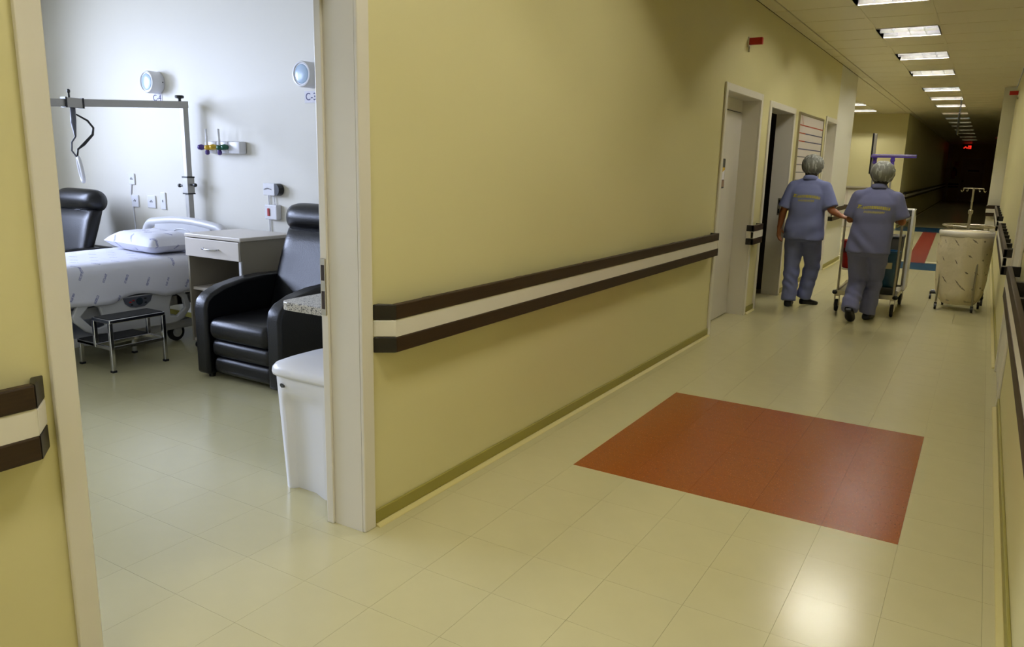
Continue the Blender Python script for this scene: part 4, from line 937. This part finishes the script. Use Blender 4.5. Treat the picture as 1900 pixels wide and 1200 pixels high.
tag(G().rbox(-0.94, -0.68, 8.63, 8.92, 0.206, 0.278, 0.01, 2).build('cart_crate', 'grey_plastic'), 'low dark crate under the blue bucket on the cart', 'crate')
tag(G().rbox(-0.92, -0.80, 8.70, 8.86, 0.652, 0.668, 0.005, 2).build('folded_cloth', 'trim_white'), 'folded white cloth lying on the blue bucket', 'cloth')
db = thing('plastic_bin', 'dark grey plastic bin at the far right of the cleaning cart', 'bin', (-0.80, 9.12, 0.206))
G().loft([[Vector((-0.80 + sx * (0.10 + 0.02 * t), 9.15 + sy * (0.13 + 0.02 * t), 0.206 + 0.56 * t)) for sx, sy in ((-1, -1), (1, -1), (1, 1), (-1, 1))] for t in (0, 1)]).build('shell', 'grey_plastic', db, bev=0.012)
G().rbox(-0.925, -0.675, 8.99, 9.31, 0.756, 0.786, 0.008, 2).build('rim', 'black_plastic', db)
tag(G().rbox(-1.05, -0.95, 8.95, 9.28, 0.206, 0.55, 0.02, 2).build('supply_box', 'melamine'), 'pale box standing at the back of the cart platform', 'box')
# mop and squeegee carried head-up in the cart
sq = thing('squeegee', 'purple and steel squeegee standing head-up in the cart, head level', 'squeegee', (-0.86, 9.05, 0.21))
G().tube([(-0.845, 8.935, 0.215), (-0.868, 9.0, 1.56)], 0.011, 10).build('handle', 'alu', sq, smooth=True)
G().lathe([(0.014, 1.50), (0.022, 1.51), (0.018, 1.545), (0.024, 1.56), (0.018, 1.59)], (-0.868, 9.0, 0), 12).build('socket', 'purple', sq)
G().rbox(-1.075, -0.648, 8.985, 9.015, 1.588, 1.622, 0.006, 2).build('head', 'purple', sq)
G().box(-1.07, -0.652, 8.982, 8.987, 1.606, 1.611).build('steel_strip', 'lamp_metal', sq)
mp_ = thing('floor_squeegee', 'black and grey floor squeegee standing head-up, head turned upright', 'squeegee', (-1.04, 9.1, 0.21))
G().tube([(-1.03, 9.06, 0.21), (-1.045, 9.05, 1.58)], 0.011, 10).build('handle', 'alu', mp_, smooth=True)
G().lathe([(0.012, 1.52), (0.024, 1.53), (0.02, 1.57), (0.026, 1.585), (0.018, 1.62)], (-1.045, 9.05, 0), 12).build('socket', 'purple', mp_)
G().rbox(-1.075, -1.045, 9.035, 9.06, 1.43, 1.835, 0.006, 2).build('head', 'alu', mp_)
G().rbox(-1.088, -1.072, 9.03, 9.06, 1.42, 1.84, 0.004, 1).build('rubber_blade', 'rubber', mp_)

# ------------------------------------------------------------------ people
def hand_geo(g, wrist, fwd, side, normal, s=1.0, curl=0.35, thumb=1):
    """Palm and five fingers. fwd: wrist->fingers, side: towards the thumb, normal: palm-facing direction (fingers curl to it)."""
    w = Vector(wrist); f = Vector(fwd).normalized(); sd_ = Vector(side); sd_ = (sd_ - f * sd_.dot(f)).normalized(); n_ = f.cross(sd_); n_ = n_ if n_.dot(Vector(normal)) > 0 else -n_
    L_ = 0.085 * s
    for q in (-1, -0.35, 0.3, 0.95):
        g.chain([w + f * 0.01 * s + sd_ * 0.016 * q * s, w + f * L_ + sd_ * 0.026 * q * s], [0.016 * s, 0.0125 * s], 8)
    for q, ln in ((0.98, 0.070), (0.35, 0.080), (-0.30, 0.074), (-0.95, 0.058)):
        p = w + f * L_ + sd_ * 0.026 * q * s; d = f; pts = [p]; rr = [0.0095 * s]
        for k_, part in enumerate((0.45, 0.32, 0.23)):
            a = curl * (1 + 0.5 * k_); d = (d * math.cos(a) + n_ * math.sin(a)).normalized(); d_ = d
            p = p + d_ * ln * part * s; pts.append(p); rr.append((0.0090, 0.0082, 0.0070)[k_] * s)
        g.chain(pts, rr, 8)
    p0 = w + f * 0.025 * s + sd_ * 0.024 * s * thumb
    d = (f * 0.65 + sd_ * 0.75 * thumb + n_ * 0.25).normalized(); p1 = p0 + d * 0.040 * s; d2 = (f * 0.85 + sd_ * 0.25 * thumb + n_ * 0.5).normalized(); p2 = p1 + d2 * 0.030 * s; p3 = p2 + d2 * 0.022 * s
    g.chain([p0, p1, p2, p3], [0.014 * s, 0.0115 * s, 0.010 * s, 0.0085 * s], 8)

def ring_e(cx, cy, z, rx, ry, n=28, pw=0.85, tilt=0.0):
    out = []
    for j in range(n):
        a = 2 * PI * j / n; ca, sa = math.cos(a), math.sin(a)
        x = math.copysign(abs(ca) ** pw, ca) * rx; y = math.copysign(abs(sa) ** pw, sa) * ry
        out.append(Vector((cx + x, cy + y, z + tilt * y)))
    return out

def person(label, loc, P, cloth):
    """P: joints in world coordinates. The person walks towards +y, seen from behind."""
    r = thing('person', label, 'person', loc)
    hx, hy, hz = P['head']; nx_, ny_, nz_ = P['neck']; px, py, pz = P['pelvis']
    sh_l, sh_r = Vector(P['sh_l']), Vector(P['sh_r'])
    # --- body: one continuous surface (head with face, neck, trunk, arms, hands, legs)
    b = G()
    b.ell((hx, hy, hz), 0.076, 0.096, 0.112, 24, 16)
    b.ell((hx, hy + 0.035, hz - 0.055), 0.054, 0.060, 0.062, 16, 10)                    # jaw
    b.chain([(hx, hy + 0.088, hz + 0.012), (hx, hy + 0.108, hz - 0.022)], [0.010, 0.015], 8)  # nose
    b.chain([(hx - 0.020, hy + 0.090, hz - 0.055), (hx + 0.020, hy + 0.090, hz - 0.055)], [0.009, 0.009], 8)  # lips
    for s_ in (-1, 1): b.ell((hx + s_ * 0.077, hy - 0.002, hz - 0.012), 0.010, 0.020, 0.032, 10, 8)  # ears
    b.chain([(hx, hy - 0.01, hz - 0.06), (nx_, ny_, nz_)], [0.052, 0.056], 16)
    cx_, cy_ = (sh_l.x + sh_r.x) / 2, (sh_l.y + sh_r.y) / 2
    lv = [(0.0, 0.165, 0.115), (0.14, 0.150, 0.105), (0.30, 0.160, 0.110), (0.42, 0.165, 0.105), (0.50, 0.120, 0.080)]
    b.loft([ring_e(px + (cx_ - px) * t / 0.5, py + (cy_ - py) * t / 0.5, pz + (sh_l.z + 0.01 - pz) * t / 0.5, a, c) for t, a, c in lv])
    b.chain([sh_l, (nx_, ny_, nz_ - 0.02), sh_r], [0.055, 0.06, 0.055])
    for s_ in ('l', 'r'):
        S_, E_, Wr = Vector(P['sh_' + s_]), Vector(P['el_' + s_]), Vector(P['wr_' + s_])
        b.chain([S_, S_.lerp(E_, 0.5), E_, E_.lerp(Wr, 0.35), Wr], [0.052, 0.046, 0.038, 0.038, 0.025])
        h = P['hand_' + s_]; hand_geo(b, Wr, h[0], h[1], h[2], 1.0, h[3])
        H_, K_, A_ = Vector(P['hip_' + s_]), Vector(P['kn_' + s_]), Vector(P['an_' + s_])
        b.chain([H_, H_.lerp(K_, 0.5), K_, K_.lerp(A_, 0.35), A_], [0.085, 0.072, 0.054, 0.050, 0.034])
        T_ = Vector(P['heel_' + s_]).lerp(Vector(P['toe_' + s_]), 0.7) + Vector((0, 0, 0.03)); b.chain([A_ - Vector((0, 0, 0.01)), T_], [0.028, 0.016])
    rb = remesh(b, 0.0075, 3)
    rb.build('body', 'skin', r, smooth='all')
    for s_ in (-1, 1):
        e = G().ell((hx + s_ * 0.030, hy + 0.082, hz + 0.008), 0.012, 0.010, 0.009, 12, 8).build('eye', 'paper', r, smooth='all')
        G().ell((hx + s_ * 0.030, hy + 0.0905, hz + 0.008), 0.005, 0.003, 0.005, 10, 6).build('pupil', 'hair', e)
    # --- trousers
    t_ = G()
    t_.loft([ring_e(px, py, pz - 0.10, 0.168, 0.125), ring_e(px, py, pz, 0.182, 0.135), ring_e(px, py, pz + 0.14, 0.172, 0.122)])
    for s_ in ('l', 'r'):
        H_, K_, A_ = Vector(P['hip_' + s_]), Vector(P['kn_' + s_]), Vector(P['an_' + s_])
        t_.tube([H_, H_.lerp(K_, 0.45), K_, K_.lerp(A_, 0.5), A_ + (A_ - K_).normalized() * 0.025], [0.104, 0.094, 0.082, 0.080, 0.078], 20)
        t_.ell(H_, 0.10, 0.10, 0.10, 16, 10)
    def wr1(co):
        k_ = max(0, min(1, (pz + 0.1 - co.z) / 0.5))
        return 0.0095 * k_ * math.sin(co.z * 46 + 5 * mnoise.noise(co * 5.0) + co.x * 26) * (0.4 + mnoise.noise(co * 7) * 0.8) + 0.004 * mnoise.noise(co * 12)
    remesh(t_, 0.011, 4, wr1).build('trousers', cloth, r, smooth='all')
    # --- short-sleeved tunic
    u = G(); top = sh_l.z * 0.5 + sh_r.z * 0.5
    hem = P['hem']; mid = (hem + top) / 2
    lx = lambda z: px + (cx_ - px) * (z - pz) / (top - pz); ly = lambda z: py + (cy_ - py) * (z - pz) / (top - pz)
    spec = [(hem, 0.202, 0.150), (hem + 0.02, 0.203, 0.150), (hem + 0.16, 0.192, 0.145), (mid + 0.03, 0.180, 0.135), (top - 0.16, 0.185, 0.138), (top - 0.05, 0.186, 0.125), (top + 0.01, 0.150, 0.098), (top + 0.045, 0.098, 0.075), (top + 0.075, 0.065, 0.062)]
    u.loft([ring_e(lx(z), ly(z), z, a, c, 32, 0.82) for z, a, c in spec])
    for s_ in ('l', 'r'):
        S_, E_ = Vector(P['sh_' + s_]), Vector(P['el_' + s_])
        Wv = E_.lerp(S_, 0.10)
        u.tube([S_, S_.lerp(Wv, 0.5), Wv], [0.072, 0.074, 0.078], 18); u.ell(S_, 0.072, 0.072, 0.072, 16, 10)
    u.chain([sh_l, (nx_, ny_, nz_ - 0.015), sh_r], [0.062, 0.066, 0.062], 16)
    diag = P.get('diag', 0.0)
    def wr2(co):
        k_ = max(0, min(1, (top - 0.10 - co.z) / 0.25))
        f_ = math.sin(co.z * 30 - diag * (co.x - px) * 60 + 4 * mnoise.noise(co * 3.5))
        return 0.0125 * k_ * f_ * (0.35 + 0.9 * mnoise.noise(co * 4 + Vector((3, 1, 2)))) + 0.004 * mnoise.noise(co * 9)
    rt_ = remesh(u, 0.011, 4, wr2)
    tunic = rt_.build('tunic', cloth, r, smooth='all')
    # collar
    col = [[Vector((nx_ + a * math.cos(2 * PI * j / 28), ny_ + c * math.sin(2 * PI * j / 28), z + 0.018 * math.sin(2 * PI * j / 28) * -1)) for j in range(28)] for a, c, z in ((0.064, 0.064, nz_ + 0.028), (0.070, 0.070, nz_ + 0.032), (0.086, 0.082, nz_ - 0.012), (0.078, 0.074, nz_ - 0.016))]
    G().loft(col, cap=False, closed=True).build('collar', cloth, tunic, smooth='all')
    # printed marks on the back: a logo, a bold arched line of letter-like strokes and a smaller line below
    bvh = BVHTree.FromPolygons(rt_.v, rt_.f); pm = G(); rnd = random.Random(5)
    def stroke(x0, x1, z0, z1):
        q = []
        for (x, z) in ((x0, z0), (x1, z0), (x1, z1), (x0, z1)):
            hit = bvh.ray_cast(Vector((x, -50 + 0, z)) + Vector((0, 50 + py - 1.0, 0)), Vector((0, 1, 0)))
            if hit[0] is None: return
            q.append(hit[0])
        off = Vector((0, -0.0035, 0)); n0 = len(pm.v)
        pm.v += [p + off for p in q] + [p + off + Vector((0, 0.003, 0)) for p in q]
        pm.f += [(n0, n0 + 1, n0 + 2, n0 + 3), (n0 + 7, n0 + 6, n0 + 5, n0 + 4)] + [(n0 + i, n0 + 4 + i, n0 + 4 + (i + 1) % 4, n0 + (i + 1) % 4) for i in range(4)]
    bz = top - 0.085; w_ = P.get('print_w', 0.118)
    for i in range(3): stroke(cx_ - w_ - 0.012 + i * 0.012, cx_ - w_ - 0.003 + i * 0.012, bz - 0.004 + 0.006 * i, bz + 0.022 - 0.003 * i)
    stroke(cx_ - w_ - 0.02, cx_ - w_ + 0.03, bz - 0.012, bz - 0.006)
    x = cx_ - w_ + 0.034
    while x < cx_ + w_:
        lw = rnd.choice((0.010, 0.013, 0.015)); arch = -0.014 * ((x - cx_) / w_) ** 2
        stroke(x, x + 0.0045, bz - 0.013 + arch, bz + 0.015 + arch)
        stroke(x + lw - 0.0045, x + lw, bz - 0.013 + arch, bz + 0.015 + arch)
        zc = bz + rnd.choice((-0.009, 0.0, 0.008)) + arch; stroke(x, x + lw, zc - 0.0022, zc + 0.0022)
        x += lw + 0.0045
    x = cx_ - w_ * 0.66
    while x < cx_ + w_ * 0.62:
        lw = rnd.choice((0.007, 0.009)); stroke(x, x + 0.003, bz - 0.055, bz - 0.032); stroke(x, x + lw, bz - 0.046, bz - 0.041); x += lw + 0.004
    pm.build('back_print', 'print_yellow', tunic)
    # hair net (bouffant cap) and a little hair at the nape
    c = G().ell((hx, hy - 0.018, hz + 0.022), 0.108, 0.122, 0.112, 30, 20, Matrix.Rotation(-0.25, 3, 'X'))
    cv = []
    for v in c.v:
        d = (v - Vector((hx, hy - 0.018, hz + 0.022))).normalized(); an = math.atan2(d.y, d.x)
        cv.append(v + d * (0.006 * math.sin(an * 13 + d.z * 4) * (1 - abs(d.z) ** 2) + 0.007 * mnoise.noise(d * 4 + Vector((hx * 5, 0, 0)))))
    c.v = cv; c.build('hair_net', 'cap', r, smooth='all')
    G().ell((hx, hy - 0.045, hz - 0.070), 0.062, 0.052, 0.045, 16, 10).build('nape_hair', 'hair', r, smooth='all')
    # shoes
    for s_ in ('l', 'r'):
        A_, T_ = Vector(P['an_' + s_]), Vector(P['toe_' + s_]); hl = Vector(P['heel_' + s_])
        ax = (T_ - hl); ln = ax.length; ax.normalize(); sd_ = ax.cross(Vector((0, 0, 1))).normalized(); upv = sd_.cross(ax)
        sg = G(); rings = []
        for t, w2, h2 in ((-0.02, 0.020, 0.03), (0.03, 0.036, 0.062), (0.2, 0.040, 0.078), (0.38, 0.040, 0.070), (0.6, 0.047, 0.052), (0.82, 0.046, 0.042), (0.96, 0.034, 0.034), (1.02, 0.016, 0.024)):
            cc = hl + ax * ln * t
            ring = []
            for j in range(18):
                a = 2 * PI * j / 18; ca, sa = math.cos(a), math.sin(a)
                ring.append(cc + sd_ * math.copysign(abs(ca) ** 0.7, ca) * w2 + upv * (h2 / 2 + math.copysign(abs(sa) ** 0.7, sa) * h2 / 2))
            rings.append(ring)
        sg.loft(rings).build('shoe', 'shoe', r, smooth='all')
    return r

Vv = lambda x, y, z: (x, y, z)
A = dict(head=(-1.578, 8.62, 1.475), neck=(-1.582, 8.585, 1.345), pelvis=(-1.592, 8.56, 0.80), hem=0.725, diag=0.25,
         sh_l=(-1.735, 8.575, 1.262), sh_r=(-1.425, 8.565, 1.262),
         el_l=(-1.815, 8.545, 1.02), wr_l=(-1.852, 8.58, 0.83), hand_l=((-0.02, 0.22, -1), (0.3, 1, 0), (1, 0.2, 0), 0.28),
         el_r=(-1.335, 8.515, 1.045), wr_r=(-1.235, 8.475, 0.992), hand_r=((1, 0.12, -0.12), (0, 0.9, 0.5), (0, 0.35, -1), 0.45),
         hip_l=(-1.680, 8.56, 0.76), kn_l=(-1.682, 8.57, 0.42), an_l=(-1.672, 8.525, 0.085), heel_l=(-1.672, 8.47, 0.0), toe_l=(-1.695, 8.70, 0.0),
         hip_r=(-1.505, 8.56, 0.76), kn_r=(-1.497, 8.69, 0.43), an_r=(-1.552, 8.70, 0.10), heel_r=(-1.570, 8.66, 0.012), toe_r=(-1.44, 8.84, 0.0))
person('person in blue-grey uniform and hair net walking on the left, one hand on the cart', (-1.60, 8.6, 0), A, 'uniform_a')
B = dict(head=(-0.862, 8.20, 1.415), neck=(-0.873, 8.165, 1.285), pelvis=(-0.895, 8.08, 0.75), hem=0.675, diag=-0.6, print_w=0.135,
         sh_l=(-1.035, 8.13, 1.200), sh_r=(-0.715, 8.14, 1.195),
         el_l=(-1.095, 8.14, 0.985), wr_l=(-1.085, 8.375, 1.005), hand_l=((0.12, 1, 0.0), (1, 0, 0.25), (0, 0.2, -1), 0.55),
         el_r=(-0.640, 8.14, 0.985), wr_r=(-0.742, 8.385, 1.005), hand_r=((-0.12, 1, 0.0), (-1, 0, 0.25), (0, 0.2, -1), 0.55),
         hip_l=(-0.985, 8.08, 0.71), kn_l=(-0.965, 8.13, 0.40), an_l=(-0.985, 7.93, 0.145), heel_l=(-0.985, 7.845, 0.125), toe_l=(-0.975, 8.00, 0.0),
         hip_r=(-0.810, 8.08, 0.71), kn_r=(-0.830, 8.22, 0.40), an_r=(-0.858, 8.24, 0.085), heel_r=(-0.862, 8.185, 0.0), toe_r=(-0.835, 8.42, 0.0))
person('person in slate blue uniform and hair net pushing the cart, heel lifted', (-0.88, 8.15, 0), B, 'uniform_b')
